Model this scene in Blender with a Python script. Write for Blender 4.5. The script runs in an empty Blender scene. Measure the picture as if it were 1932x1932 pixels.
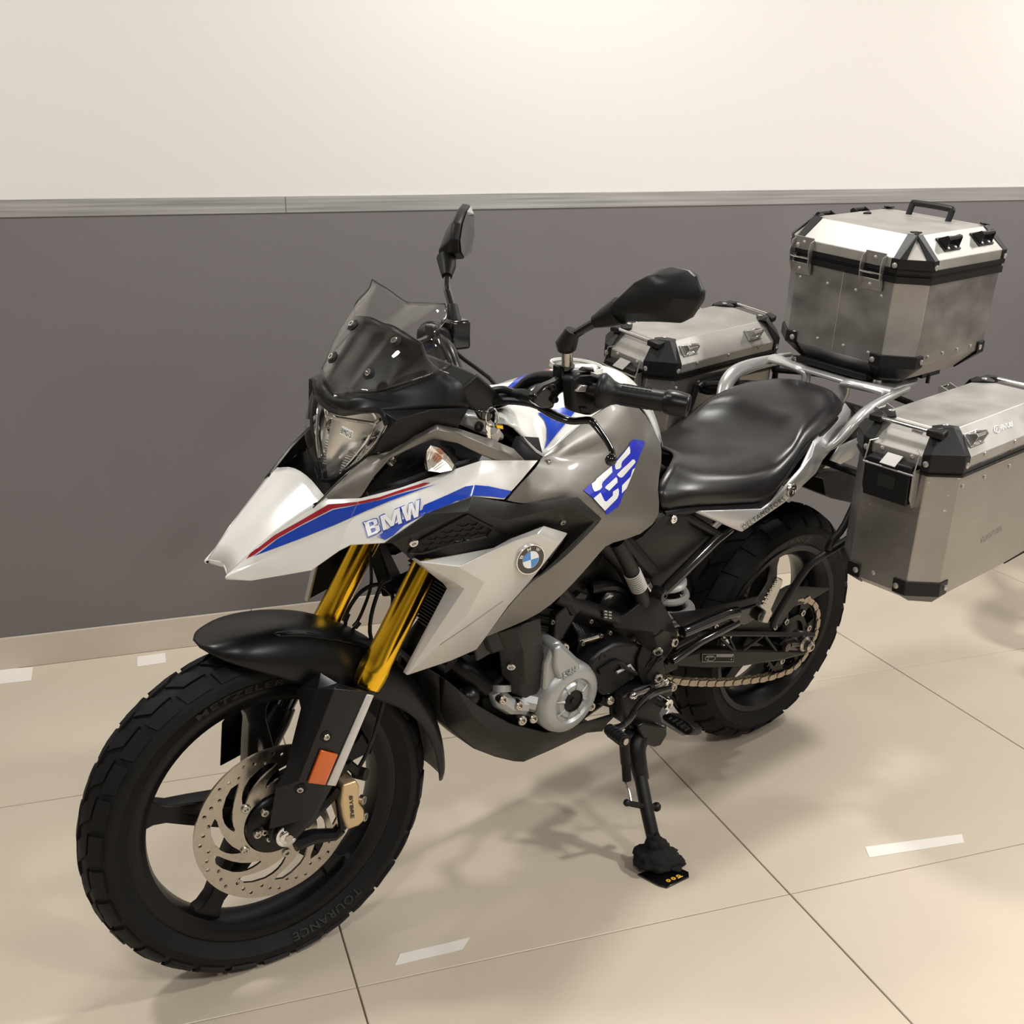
import bpy, bmesh, math, random
from mathutils import Vector, Matrix
from mathutils.bvhtree import BVHTree
from mathutils.geometry import tessellate_polygon
random.seed(7)
R = math.radians
scn = bpy.context.scene
col = scn.collection

# ------------------------------------------------------------------ camera
CH, FPX = 1.41791, 2192.10
camo = bpy.data.objects.new('camera', bpy.data.cameras.new('camera'))
col.objects.link(camo)
camM = (Matrix.Rotation(R(-17.88017), 4, 'Z') @ Matrix.Rotation(R(90 - 15.98935), 4, 'X') @ Matrix.Rotation(R(-0.51586), 4, 'Z'))
camo.matrix_world = Matrix.Translation((0, 0, CH)) @ camM
camo.data.sensor_width = 36
camo.data.lens = FPX / 1932 * 36
camo.data.clip_start = 0.05
scn.camera = camo
# ------------------------------------------------------------------ world, lamps, exposure
scn.view_settings.view_transform = 'Standard'
scn.view_settings.look = 'None'
scn.view_settings.gamma = 1
scn.view_settings.use_curve_mapping = False
scn.view_settings.exposure = 0.55
w = bpy.data.worlds.new('world')
scn.world = w
w.use_nodes = True
w.node_tree.nodes['Background'].inputs[0].default_value = (0.9, 0.86, 0.80, 1)
w.node_tree.nodes['Background'].inputs[1].default_value = 0.3
CEIL = 3.1
def lamp(x, y, size, power, colr=(1, 0.975, 0.935)):
    l = bpy.data.lights.new('ceiling_lamp', 'AREA')
    l.shape = 'DISK'; l.size = size; l.energy = power; l.color = colr
    o = bpy.data.objects.new('ceiling_lamp', l); col.objects.link(o)
    o.location = (x, y, CEIL - 0.03)
    return o
LAMPS = [(1.25, 2.55, .30, 26), (3.3, .75, .34, 64), (-1.2, 2.4, .30, 24), (-.4, -.6, .40, 26), (3.9, 2.7, .30, 26), (1.9, -1.2, .5, 46)]
for L_ in LAMPS:
    lamp(*L_)

# ------------------------------------------------------------------ bike pose, measured frame
ROOT = (Matrix.Translation((1.44997, 2.51499, -0.0002)) @ Matrix.Rotation(R(202.06768), 4, 'Z')
        @ Matrix.Rotation(R(-7.23993), 4, 'X') @ Matrix.Rotation(R(0.39956), 4, 'Y'))
WB, RF0, RR0 = 1.42, .329, .321
rk = R(30.69069)
FU = Vector((-math.sin(rk), 0, math.cos(rk)))       # steering axis
FN = Vector((math.cos(rk), 0, math.sin(rk)))        # forward, square to it
FA = Vector((WB, 0, RF0))                           # front axle
FS = FA - .060 * FN
FM = Matrix.Translation(FS) @ Matrix.Rotation(R(-7.98389), 4, FU) @ Matrix.Translation(-FS)
SC = {0: (0, 0, 1), 1: (350, 780, .31056), 2: (540, 500, .2588), 3: (800, 350, .28468), 4: (850, 800, .2588),
      5: (800, 1100, .31056), 6: (120, 1150, .37267), 7: (1150, 850, .28468), 8: (1100, 350, .43064), 9: (1440, 370, .25466),
      10: (1560, 700, .23294), 11: (1120, 560, .19669), 12: (1220, 660, .2588), 13: (350, 1380, .18634), 14: (1250, 950, .23285), 15: (1090, 820, .14652)}
def raydir(u, v):
    return (camM.to_3x3() @ Vector(((u - 966) / FPX, -(v - 966) / FPX, -1))).normalized()
def px(Z, x, y):
    o = SC[Z]; return o[0] + o[2] * x, o[1] + o[2] * y
RI = ROOT.inverted(); FI = (ROOT @ FM).inverted()
def hit(Z, x, y, lat, M):
    o = M @ Vector((0, 0, CH)); d = M.to_3x3() @ raydir(*px(Z, x, y))
    return o + d * ((lat - o.y) / d.y)
def B(Z, x, y, lat): return hit(Z, x, y, lat, RI)    # a point of the body at lateral offset lat
def F(Z, x, y, lat): return hit(Z, x, y, lat, FI)    # the same for the steered front end
def pt(p, fr='B', Z=None):
    if isinstance(p, Vector): return p.copy()
    if len(p) == 4: return (B if fr == 'B' else F)(*p)
    if Z is not None: return (B if fr == 'B' else F)(Z, *p)
    return Vector(p)

# ------------------------------------------------------------------ materials
MATS = {}
def mat(name, colr, rough=.5, metal=0., spec=.5, coat=0., bump=None, noise=None, aniso=0., emit=None, sheen=0):
    if name in MATS: return MATS[name]
    m = bpy.data.materials.new(name); m.use_nodes = True
    nt = m.node_tree; b = nt.nodes['Principled BSDF']; I = b.inputs
    I['Base Color'].default_value = (*colr, 1); I['Roughness'].default_value = rough; I['Metallic'].default_value = metal
    I['Specular IOR Level'].default_value = spec; I['Coat Weight'].default_value = coat; I['Coat Roughness'].default_value = .06
    tc = nt.nodes.new('ShaderNodeTexCoord')
    if noise:   # (scale vector, amount of colour change, amount of roughness change)
        sc, ca, ra = noise
        mp = nt.nodes.new('ShaderNodeMapping'); mp.inputs['Scale'].default_value = sc
        nt.links.new(tc.outputs['Object'], mp.inputs[0])
        n = nt.nodes.new('ShaderNodeTexNoise'); n.inputs['Scale'].default_value = 1; n.inputs['Detail'].default_value = 5
        nt.links.new(mp.outputs[0], n.inputs['Vector'])
        r = nt.nodes.new('ShaderNodeMapRange'); r.inputs[1].default_value = .3; r.inputs[2].default_value = .7
        r.inputs[3].default_value = 1 - ca; r.inputs[4].default_value = 1 + ca * .6
        nt.links.new(n.outputs[0], r.inputs[0])
        mx = nt.nodes.new('ShaderNodeVectorMath'); mx.operation = 'SCALE'; mx.inputs[0].default_value = colr
        nt.links.new(r.outputs[0], mx.inputs['Scale']); nt.links.new(mx.outputs[0], I['Base Color'])
        if ra:
            r2 = nt.nodes.new('ShaderNodeMapRange'); r2.inputs[1].default_value = .3; r2.inputs[2].default_value = .7
            r2.inputs[3].default_value = max(.02, rough - ra); r2.inputs[4].default_value = rough + ra
            nt.links.new(n.outputs[0], r2.inputs[0]); nt.links.new(r2.outputs[0], I['Roughness'])
    if bump:    # (scale, strength)
        n = nt.nodes.new('ShaderNodeTexNoise'); n.inputs['Scale'].default_value = bump[0]; n.inputs['Detail'].default_value = 3
        nt.links.new(tc.outputs['Object'], n.inputs['Vector'])
        bp = nt.nodes.new('ShaderNodeBump'); bp.inputs['Strength'].default_value = bump[1]; bp.inputs['Distance'].default_value = .001
        nt.links.new(n.outputs[0], bp.inputs['Height']); nt.links.new(bp.outputs[0], I['Normal'])
    if emit: I['Emission Color'].default_value = (*colr, 1); I['Emission Strength'].default_value = emit
    MATS[name] = m
    return m
WHITE = mat('white_paint', (.78, .775, .75), .22, coat=.6)
SILV = mat('silver_paint', (.58, .57, .55), .36, .35, coat=.15, noise=((900, 900, 900), .04, 0))
GREY = mat('titanium_grey_paint', (.19, .178, .16), .38, .5, coat=.1, noise=((900, 900, 900), .05, 0))
BLK = mat('black_plastic', (.0065, .0065, .007), .42, spec=.3, bump=(1500, .06))
MBLK = mat('matt_black_paint', (.0045, .0045, .005), .33, spec=.32)
GBLK = mat('gloss_black', (.005, .005, .0055), .14, coat=.3)
DARK = mat('dark_frame', (.0055, .005, .005), .40, spec=.28)
DGREY = mat('charcoal_plastic', (.013, .0127, .012), .44, spec=.3, bump=(1500, .06))
RUB = mat('tyre_rubber', (.0065, .0065, .007), .62, spec=.22, bump=(700, .12), noise=((40, 40, 40), .25, .08))
RIM = mat('black_wheel_paint', (.004, .004, .0045), .30, spec=.25)
GOLD = mat('gold_anodised', (.86, .52, .03), .17, 1.)
GOLDC = mat('pale_gold_caliper', (.62, .47, .28), .38, .7)
CHR = mat('chrome', (.75, .75, .74), .08, 1.)
STL = mat('steel', (.48, .45, .41), .28, 1., noise=((300, 300, 300), .1, .05))
DISCM = mat('brake_disc_steel', (.46, .42, .36), .30, 1., noise=((60, 60, 60), .12, .06))
PSTL = mat('plain_steel', (.42, .41, .40), .32, .85)
ENG = mat('cast_aluminium', (.40, .41, .41), .42, .6, bump=(900, .1))
ALU = mat('brushed_aluminium', (.50, .48, .45), .33, .92, noise=((9, 9, 160), .16, .08))
ALU2 = mat('worn_aluminium_sheet', (.46, .45, .44), .36, .9, noise=((14, 14, 20), .22, .10))
RAIL = mat('silver_rail_paint', (.50, .50, .50), .30, .55, coat=.2)
LEA = mat('black_seat_vinyl', (.0075, .007, .0075), .31, spec=.5, bump=(900, .10))
BLUE = mat('blue_vinyl', (.003, .045, .43), .25, coat=.4)
BLUE2 = mat('deep_blue_sticker', (.022, .035, .50), .2, coat=.5)
RED = mat('red_vinyl', (.33, .006, .018), .3, coat=.3)
WDEC = mat('white_vinyl', (.78, .80, .82), .25, coat=.3)
INK = mat('black_print', (.015, .015, .015), .5)
GINK = mat('grey_print', (.35, .33, .30), .5)
SKYB = mat('light_blue_enamel', (.03, .22, .60), .15, coat=.8)
ORA = mat('orange_reflector', (.55, .10, .008), .2, coat=.5)
HOSE = mat('rubber_hose', (.006, .006, .006), .42, spec=.3)
SPRW = mat('white_spring', (.72, .70, .68), .35)
HOLE = mat('matt_black_recess_shade', (.004, .004, .004), .8)  # plain matt black, also painted shade for holes, gaps and sockets
CHAINM = mat('chain_steel', (.42, .36, .28), .35, .9)
PAPER = mat('paper_label', (.82, .81, .78), .6)
TAPE = mat('white_floor_tape', (.80, .76, .70), .6)
YEL = mat('yellow_print', (.75, .42, .03), .5)
CLOTH = mat('black_fleece', (.005, .005, .005), .95, bump=(300, 1.))
PEG = mat('peg_alloy', (.45, .43, .42), .35, .7)

def glass_mat(name, tint, refl=.9, rough=.02):
    m = bpy.data.materials.new(name); m.use_nodes = True; nt = m.node_tree
    for n in list(nt.nodes): nt.nodes.remove(n)
    out = nt.nodes.new('ShaderNodeOutputMaterial'); mx = nt.nodes.new('ShaderNodeMixShader')
    tr = nt.nodes.new('ShaderNodeBsdfTransparent'); tr.inputs[0].default_value = (*tint, 1)
    gl = nt.nodes.new('ShaderNodeBsdfGlossy'); gl.inputs['Roughness'].default_value = rough; gl.inputs[0].default_value = (refl, refl, refl, 1)
    lw = nt.nodes.new('ShaderNodeLayerWeight'); lw.inputs[0].default_value = .5
    pw = nt.nodes.new('ShaderNodeMath'); pw.operation = 'POWER'; pw.inputs[1].default_value = 5.; nt.links.new(lw.outputs['Facing'], pw.inputs[0])
    fr = nt.nodes.new('ShaderNodeMath'); fr.operation = 'MULTIPLY_ADD'; fr.inputs[1].default_value = .75; fr.inputs[2].default_value = .045; nt.links.new(pw.outputs[0], fr.inputs[0])
    nt.links.new(fr.outputs[0], mx.inputs[0]); nt.links.new(tr.outputs[0], mx.inputs[1]); nt.links.new(gl.outputs[0], mx.inputs[2])
    nt.links.new(mx.outputs[0], out.inputs[0])
    return m
SCREEN = glass_mat('clear_acrylic', (.96, .96, .955))
LENS = glass_mat('clear_lens', (.985, .985, .98))
MIRR = mat('mirror_glass', (.62, .64, .66), .03, 1.)

# ------------------------------------------------------------------ mesh helpers
def tagthing(o, label, cat, group=None, kind=None):
    if label: o['label'] = label
    if cat: o['category'] = cat
    if group: o['group'] = group
    if kind: o['kind'] = kind
    return o
def thing(name, label, cat, M=None, group=None):
    o = bpy.data.objects.new(name, None); col.objects.link(o); o.empty_display_size = .1
    if M is not None: o.matrix_world = M
    return tagthing(o, label, cat, group)
def link(name, me, parent=None, fr=None, label=None):
    o = bpy.data.objects.new(name, me); col.objects.link(o)
    if parent is not None:
        o.parent = parent
        if fr == 'F': o.matrix_local = FM
    if label: o['label'] = label
    return o
def build(name, verts, faces, m, parent=None, fr=None, smooth=35, solid=0, bev=0, sub=0, out=None, label=None, mir=False, crease=None):
    """one mesh object; out = point the open surface should face"""
    me = bpy.data.meshes.new(name)
    V = [Vector(v) for v in verts]; Fc = [list(f) for f in faces]
    if mir:     # complete a half that ends on the centre plane
        n = len(V); mp = []
        for i, v in enumerate(list(V)):
            if abs(v.y) < 1e-6: mp.append(i)
            else: mp.append(len(V)); V.append(Vector((v.x, -v.y, v.z)))
        Fc += [[mp[i] for i in reversed(f)] for f in Fc]
    bm = bmesh.new()
    bv = [bm.verts.new(v) for v in V]
    for f in Fc:
        ff = [bv[i] for i in dict.fromkeys(f)]
        if len(ff) < 3: continue
        try: bm.faces.new(ff)
        except ValueError: pass
    bmesh.ops.remove_doubles(bm, verts=bm.verts, dist=1e-5)
    bmesh.ops.recalc_face_normals(bm, faces=bm.faces)
    if out is not None:
        s = 0
        for f in bm.faces: s += f.calc_area() * f.normal.dot((Vector(out) - f.calc_center_median()).normalized())
        if s < 0: bmesh.ops.reverse_faces(bm, faces=bm.faces)
    if sub:     # keep the traced outline: open edges do not round in
        cl = bm.edges.layers.float.new('crease_edge')
        for e in bm.edges:
            if len(e.link_faces) == 1: e[cl] = 1.0
    if not sub and (solid or len(bm.faces) > 40) and not any(len(f.verts) > 4 for f in bm.faces): bmesh.ops.triangulate(bm, faces=bm.faces[:])
    bm.to_mesh(me); bm.free()
    me.materials.append(m)
    if smooth:
        me.polygons.foreach_set('use_smooth', [True] * len(me.polygons))
        if not sub: me.set_sharp_from_angle(angle=R(smooth))
    o = link(name, me, parent, fr, label)
    if sub:
        s = o.modifiers.new('sub', 'SUBSURF'); s.levels = sub; s.render_levels = sub
    if solid:
        s = o.modifiers.new('solid', 'SOLIDIFY'); s.thickness = solid; s.offset = -1; s.use_quality_normals = True
        if m.name in ('white_paint', 'silver_paint', 'titanium_grey_paint', 'silver_rail_paint'): o.data.materials.append(BLK); s.material_offset = 1
    if bev:
        s = o.modifiers.new('bev', 'BEVEL'); s.width = bev; s.segments = 2; s.limit_method = 'ANGLE'; s.angle_limit = R(28); s.harden_normals = False
    return o
OUTL = (2.2, 1.6, 1.5)
def panel(name, V, Fs, m, parent, fr='B', Z=None, both=True, solid=.0035, bev=.0015, sub=0, smooth=30, label=None, out=OUTL):
    P_ = {k: pt(p, fr, Z) for k, p in V.items()}; K = list(P_); ix = {k: i for i, k in enumerate(K)}
    fs = [[ix[k] for k in (f.split() if isinstance(f, str) else f)] for f in Fs]
    vs = [P_[k] for k in K]
    o = build(name, vs, fs, m, parent, fr if fr == 'F' else None, smooth, solid, bev, sub, out, label)
    if both:
        build(name, [(v.x, -v.y, v.z) for v in vs], fs, m, parent, fr if fr == 'F' else None, smooth, solid, bev, sub, (out[0], -out[1], out[2]))
    return o
def gridfaces(nr, nc, loop=False):
    f = []
    for i in range(nr - 1):
        for j in range(nc - (0 if loop else 1)):
            a = i * nc + j; b = i * nc + (j + 1) % nc
            f.append((a, b, b + nc, a + nc))
    return f
def grid(name, rows, m, parent, fr='B', Z=None, mir=False, both=False, solid=.003, bev=0, sub=2, out=OUTL, smooth=40, label=None, dense=0):
    rows = [[pt(p, fr, Z) for p in r] for r in rows]
    if dense:
        rows = [catmull(r, dense, mir) for r in rows]
        if mir:
            for r in rows: r[0].y = 0
        rows = [list(c) for c in zip(*[catmull(c, dense) for c in zip(*rows)])]; sub = 0; smooth = 60
    vs = [p for r in rows for p in r]
    fs = gridfaces(len(rows), len(rows[0]))
    o = build(name, vs, fs, m, parent, fr if fr == 'F' else None, smooth, solid, bev, sub, out, label, mir)
    if both:
        build(name, [(v.x, -v.y, v.z) for v in vs], fs, m, parent, fr if fr == 'F' else None, smooth, solid, bev, sub, (out[0], -out[1], out[2]), None)
    return o
def catmull(pts, n, mirror=False):
    P_ = [Vector(p) for p in pts]
    if mirror: P_ = [Vector((P_[1].x, -P_[1].y, P_[1].z))] + P_
    if len(P_) < 3 and not mirror: return [P_[0].lerp(P_[-1], i / n) for i in range(n + 1)]
    out = []
    for i in range(1 if mirror else 0, len(P_) - 1):
        a = P_[i - 1] if i else P_[0] * 2 - P_[1]; b = P_[i]; c = P_[i + 1]; d = P_[i + 2] if i + 2 < len(P_) else P_[-1] * 2 - P_[-2]
        for k in range(n):
            t = k / n
            out.append(.5 * ((2 * b) + (c - a) * t + (2 * a - 5 * b + 4 * c - d) * t * t + (3 * b - a - 3 * c + d) * t ** 3))
    out.append(P_[-1]); return out
class MB:
    def __init__(s): s.v = []; s.f = []
    def add(s, v, f):
        n = len(s.v); s.v += [Vector(p) for p in v]; s.f += [[n + i for i in q] for q in f]; return s
    def tube(s, pts, r, n=10, smooth=0, cap=True, flat=None):
        P_ = catmull(pts, smooth) if smooth else [Vector(p) for p in pts]
        m_ = len(P_); rr = r if isinstance(r, (list, tuple)) else [r] * m_
        if len(rr) != m_:
            k = len(rr) - 1; rr = [rr[min(int(i / (m_ - 1) * k), k - 1)] * (1 - (i / (m_ - 1) * k - min(int(i / (m_ - 1) * k), k - 1))) + rr[min(int(i / (m_ - 1) * k), k - 1) + 1] * (i / (m_ - 1) * k - min(int(i / (m_ - 1) * k), k - 1)) for i in range(m_)]
        T = [(P_[min(i + 1, m_ - 1)] - P_[max(i - 1, 0)]).normalized() for i in range(m_)]
        up = Vector((0, 0, 1)) if abs(T[0].z) < .9 else Vector((0, 1, 0))
        if flat: up = Vector(flat[0])
        N = (up - T[0] * up.dot(T[0])).normalized(); vs = []
        for i in range(m_):
            N = (N - T[i] * N.dot(T[i])).normalized(); Bn = T[i].cross(N)
            fa = flat[1] if flat else 1
            for k in range(n):
                a = 2 * math.pi * k / n
                vs.append(P_[i] + rr[i] * (math.cos(a) * N * fa + math.sin(a) * Bn))
        fs = gridfaces(m_, n, True)
        if cap: fs += [list(range(n))[::-1], [len(vs) - n + k for k in range(n)]]
        return s.add(vs, fs)
    def lathe(s, c, ax, prof, n=32, cap=False):
        c = Vector(c); ax = Vector(ax).normalized(); u = ax.orthogonal().normalized(); v = ax.cross(u); vs = []
        for t, r in prof:
            for k in range(n):
                a = 2 * math.pi * k / n; vs.append(c + ax * t + r * (math.cos(a) * u + math.sin(a) * v))
        fs = gridfaces(len(prof), n, True)
        if cap: fs += [list(range(n))[::-1], [len(vs) - n + k for k in range(n)]]
        return s.add(vs, fs)
    def box(s, c, d, M=None):
        c = Vector(c); vs = []
        for x in (-.5, .5):
            for y in (-.5, .5):
                for z in (-.5, .5):
                    p = Vector((x * d[0], y * d[1], z * d[2])); vs.append(c + (M @ p if M else p))
        return s.add(vs, [(0, 1, 3, 2), (4, 6, 7, 5), (0, 4, 5, 1), (2, 3, 7, 6), (0, 2, 6, 4), (1, 5, 7, 3)])
    def prism(s, pts, off):
        off = Vector(off); P_ = [Vector(p) for p in pts]; n = len(P_)
        return s.add(P_ + [p + off for p in P_], [list(range(n)), [n + i for i in range(n)][::-1]] + [(i, (i + 1) % n, n + (i + 1) % n, n + i) for i in range(n)])
    def sphere(s, c, r, n=12, sc=(1, 1, 1)):
        c = Vector(c); vs = []
        for i in range(n + 1):
            t = math.pi * i / n
            for k in range(n):
                a = 2 * math.pi * k / n
                vs.append(c + Vector((r * sc[0] * math.sin(t) * math.cos(a), r * sc[1] * math.sin(t) * math.sin(a), r * sc[2] * math.cos(t))))
        return s.add(vs, gridfaces(n + 1, n, True))
    def out(s, name, m, parent=None, fr=None, **k):
        return build(name, s.v, s.f, m, parent, fr, **k)
    def mirrored(s):
        n = len(s.v); s.v += [Vector((p.x, -p.y, p.z)) for p in s.v]; s.f += [[n + i for i in reversed(f)] for f in s.f]; return s
def bolt(p, n, r=.006, h=.004, parent=None, fr=None, m=None, name='bolt', mb=None):
    n = Vector(n).normalized(); p = Vector(p)
    b = mb or MB()
    b.lathe(p, n, [(-.002, r), (h, r), (h + .001, r * .85), (h + .001, r * .5), (h - .0022, r * .45), (h - .0022, .0001)], 12)
    if mb is None: return b.out(name, m or STL, parent, fr)
def plate2d(outline, holes=(), depth=0., bevel=0., res=12):
    """flat shape with holes -> (verts, faces) through a filled 2-D curve"""
    cu = bpy.data.curves.new('tmp', 'CURVE'); cu.dimensions = '2D'; cu.fill_mode = 'BOTH' if depth or bevel else 'FRONT'
    if not (depth or bevel): cu.fill_mode = 'BOTH'
    for ring in [outline] + list(holes):
        sp = cu.splines.new('POLY'); sp.points.add(len(ring) - 1)
        for i, p in enumerate(ring): sp.points[i].co = (p[0], p[1], 0, 1)
        sp.use_cyclic_u = True
    cu.extrude = depth / 2; cu.bevel_depth = bevel
    return curve_mesh(cu)
def curve_mesh(cu):
    o = bpy.data.objects.new('tmp', cu); col.objects.link(o)
    dg = bpy.context.evaluated_depsgraph_get(); dg.update()
    me = bpy.data.meshes.new_from_object(o.evaluated_get(dg))
    v = [p.co.copy() for p in me.vertices]; f = [list(p.vertices) for p in me.polygons]
    bpy.data.objects.remove(o); bpy.data.meshes.remove(me); bpy.data.curves.remove(cu)
    return v, f
def text2d(s, bold=0, sp=1., res=3):
    cu = bpy.data.curves.new('tmp', 'FONT'); cu.body = s; cu.size = 1; cu.fill_mode = 'FRONT'; cu.offset = bold; cu.space_character = sp; cu.resolution_u = res
    v, f = curve_mesh(cu)
    x0 = min(p.x for p in v); x1 = max(p.x for p in v); y0 = min(p.y for p in v); y1 = max(p.y for p in v)
    return [((p.x - x0) / (x1 - x0), (p.y - y0) / (y1 - y0)) for p in v], f
def cut_grid(v2, f, step):
    bm = bmesh.new(); bv = [bm.verts.new((p[0], p[1], 0)) for p in v2]
    for q in f:
        try: bm.faces.new([bv[i] for i in q])
        except ValueError: pass
    bmesh.ops.remove_doubles(bm, verts=bm.verts, dist=1e-6)
    for ax in (0, 1):
        a = min(p[ax] for p in v2); b = max(p[ax] for p in v2); n = int((b - a) / step)
        for k in range(1, n + 1):
            co = [0, 0, 0]; no = [0, 0, 0]; co[ax] = a + k * step; no[ax] = 1
            bmesh.ops.bisect_plane(bm, geom=bm.verts[:] + bm.edges[:] + bm.faces[:], plane_co=co, plane_no=no)
    bm.verts.index_update()
    r = [(p.co.x, p.co.y) for p in bm.verts], [[q.index for q in g.verts] for g in bm.faces]
    bm.free(); return r
def bake(o, ang=40):
    dg = bpy.context.evaluated_depsgraph_get(); dg.update()
    me = bpy.data.meshes.new_from_object(o.evaluated_get(dg)); bm = bmesh.new(); bm.from_mesh(me)
    bmesh.ops.triangulate(bm, faces=bm.faces[:]); bm.to_mesh(me); bm.free()
    me.polygons.foreach_set('use_smooth', [True] * len(me.polygons)); me.set_sharp_from_angle(angle=R(ang))
    o.modifiers.clear(); o.data = me
_bvh = {}
def bvh_of(o):
    if o.name not in _bvh:
        dg = bpy.context.evaluated_depsgraph_get(); dg.update()
        me = o.evaluated_get(dg).to_mesh()
        _bvh[o.name] = BVHTree.FromPolygons([v.co.copy() for v in me.vertices], [list(p.vertices) for p in me.polygons])
    return _bvh[o.name]
def worldm(o):
    M = Matrix()
    while o is not None:
        M = o.matrix_basis @ M
        o = o.parent
    return M
def onto(target, Z, x, y, off=.0008):
    """point of a part's surface under a measured direction, in the part's own frame, lifted off its surface"""
    M = worldm(target).inverted(); o = M @ Vector((0, 0, CH)); d = (M.to_3x3() @ raydir(*px(Z, x, y))).normalized()
    p, n, i, dist = bvh_of(target).ray_cast(o, d)
    for jx, jy in ((.7, .4), (-.9, .5), (.5, -1.1), (2.5, 2.2), (-2.5, -2.2), (2.5, -2.5), (-2.5, 2.5)):
        if p is None:
            dj = (M.to_3x3() @ raydir(*px(Z, x + jx, y + jy))).normalized(); p, n, i, dist = bvh_of(target).ray_cast(o, dj)
    if p is None:
        p, n, i, dist = bvh_of(target).find_nearest(o + d * 2.1)
        for k in range(3): p, n, i, dist = bvh_of(target).find_nearest(o + d * (p - o).dot(d))
    if n.dot(d) > 0: n = -n
    return p + n * off, n
def decal(name, target, Z, pts, m, parent, off=.002, step=None, fc=None, label=None, thick=0, holes=()):
    """thin vinyl lying on a part; pts = outline, or (verts, faces) with fc given"""
    if fc is None: v2, f = plate2d(pts, holes); v2 = [(p.x, p.y) for p in v2]
    else: v2, f = pts, fc
    step = min(step or 12, 12) if SC[Z][2] > .22 else min(step or 20, 20)
    v2, f = cut_grid(v2, f, step)
    vs = [onto(target, Z, a, b, off)[0] for a, b in v2]
    return build(name, vs, f, m, parent, None, 35, thick, 0, 0, RELCAM(target), label)
def RELCAM(target): return tuple(worldm(target).inverted() @ Vector((0, 0, CH)))
def textdecal(name, s, target, Z, quad, m, parent, bold=0, off=.0012, step=30, sp=1., label=None, thick=0):
    """quad = px corners bottom-left, bottom-right, top-right, top-left of the writing"""
    v, f = text2d(s, bold, sp)
    a, b, c, d = [Vector((q[0], q[1])) for q in quad]
    v = [tuple(a.lerp(b, u).lerp(d.lerp(c, u), t)) for u, t in v]
    return decal(name, target, Z, v, m, parent, off, step, f, label, thick)
def boltat(target, Z, x, y, parent, r=.007, h=.004, m=None, name='bolt', fr=None):
    p, n = onto(target, Z, x, y, 0)
    return bolt(p, n, r, h, parent, fr, m, name)
# ================================================================== ROOM
def tile_mat(name, base, rough, ca):
    m = bpy.data.materials.new(name); m.use_nodes = True; nt = m.node_tree; b = nt.nodes['Principled BSDF']
    b.inputs['Roughness'].default_value = rough; b.inputs['Specular IOR Level'].default_value = .35
    geo = nt.nodes.new('ShaderNodeNewGeometry')
    n1 = nt.nodes.new('ShaderNodeTexNoise'); n1.inputs['Scale'].default_value = 2.2; n1.inputs['Detail'].default_value = 6
    n2 = nt.nodes.new('ShaderNodeTexNoise'); n2.inputs['Scale'].default_value = 55; n2.inputs['Detail'].default_value = 3
    nt.links.new(geo.outputs['Position'], n1.inputs['Vector']); nt.links.new(geo.outputs['Position'], n2.inputs['Vector'])
    r = nt.nodes.new('ShaderNodeMix'); r.data_type = 'RGBA'
    r.inputs[6].default_value = (*[c * (1 - ca) for c in base], 1); r.inputs[7].default_value = (*[c * (1 + ca * .5) for c in base], 1)
    ad = nt.nodes.new('ShaderNodeMath'); ad.operation = 'MULTIPLY_ADD'; ad.inputs[1].default_value = .25
    nt.links.new(n2.outputs[0], ad.inputs[0]); nt.links.new(n1.outputs[0], ad.inputs[2]); 
    mr = nt.nodes.new('ShaderNodeMapRange'); mr.inputs[1].default_value = .4; mr.inputs[2].default_value = .85
    nt.links.new(ad.outputs[0], mr.inputs[0]); nt.links.new(mr.outputs[0], r.inputs[0]); nt.links.new(r.outputs[2], b.inputs['Base Color'])
    # a few short dark scuffs
    return m
TILE = tile_mat('beige_porcelain_tile', (.59, .515, .415), .30, .05)
SKIRT = tile_mat('beige_skirting_tile', (.56, .50, .42), .36, .05)
GROUT = mat('dirty_grout', (.20, .155, .11), .9, noise=((30, 30, 30), .35, 0))
WALLW = mat('warm_white_wall_paint', (.70, .68, .65), .75, bump=(120, .05))
WALLG = mat('grey_dado_paint', (.160, .149, .153), .42, bump=(160, .12), noise=((1.2, 1.2, 1.2), .06, .05))
CEILM = mat('white_ceiling_paint', (.75, .73, .70), .8)
BRUSH = mat('brushed_steel_band', (.43, .425, .42), .40, .6, noise=((2.2, 2.2, 120), .14, .10))
def struct(name, m, mb, label, parent=None, bev=0, **k):
    o = mb.out(name, m, parent, bev=bev, smooth=0 if not bev else 30, **k)
    if parent is None: o['kind'] = 'structure'; 
    if label: o['label'] = label
    if parent is None: o['category'] = {'w': 'wall', 'f': 'floor', 'c': 'ceiling', 'b': 'baseboard', 't': 'trim'}[name[0]]
    return o
X0, X1, Y0, YW = -3.6, 5.4, -4.2, 3.5927
TW = .8985
fl = struct('floor', GROUT, MB().box(((X0 + X1) / 2, (Y0 + YW) / 2, -.015), (X1 - X0, YW - Y0, .022)), 'beige porcelain floor with dark grout lines')
gx = [.2769 + TW * k for k in range(-5, 7)]; gy = [1.8054 - TW * k for k in range(6, 0, -1)] + [1.8054, 2.7063, YW - .001]
tv = MB().box((TW / 2, TW / 2, -.004), (TW - .003, TW - .003, .008))
tme = None
for i in range(len(gx) - 1):
    for j in range(len(gy) - 1):
        sx = (gx[i + 1] - gx[i]) / TW; sy = (gy[j + 1] - gy[j]) / TW
        if tme is None:
            o = tv.out('floor_tile', TILE, fl, smooth=0); tme = o.data
        else:
            o = link('floor_tile', tme, fl)
        o.location = (gx[i], gy[j], 0); o.scale = (sx, sy, 1)
        md = o.modifiers.new('bev', 'BEVEL'); md.width = .0012; md.segments = 1
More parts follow.
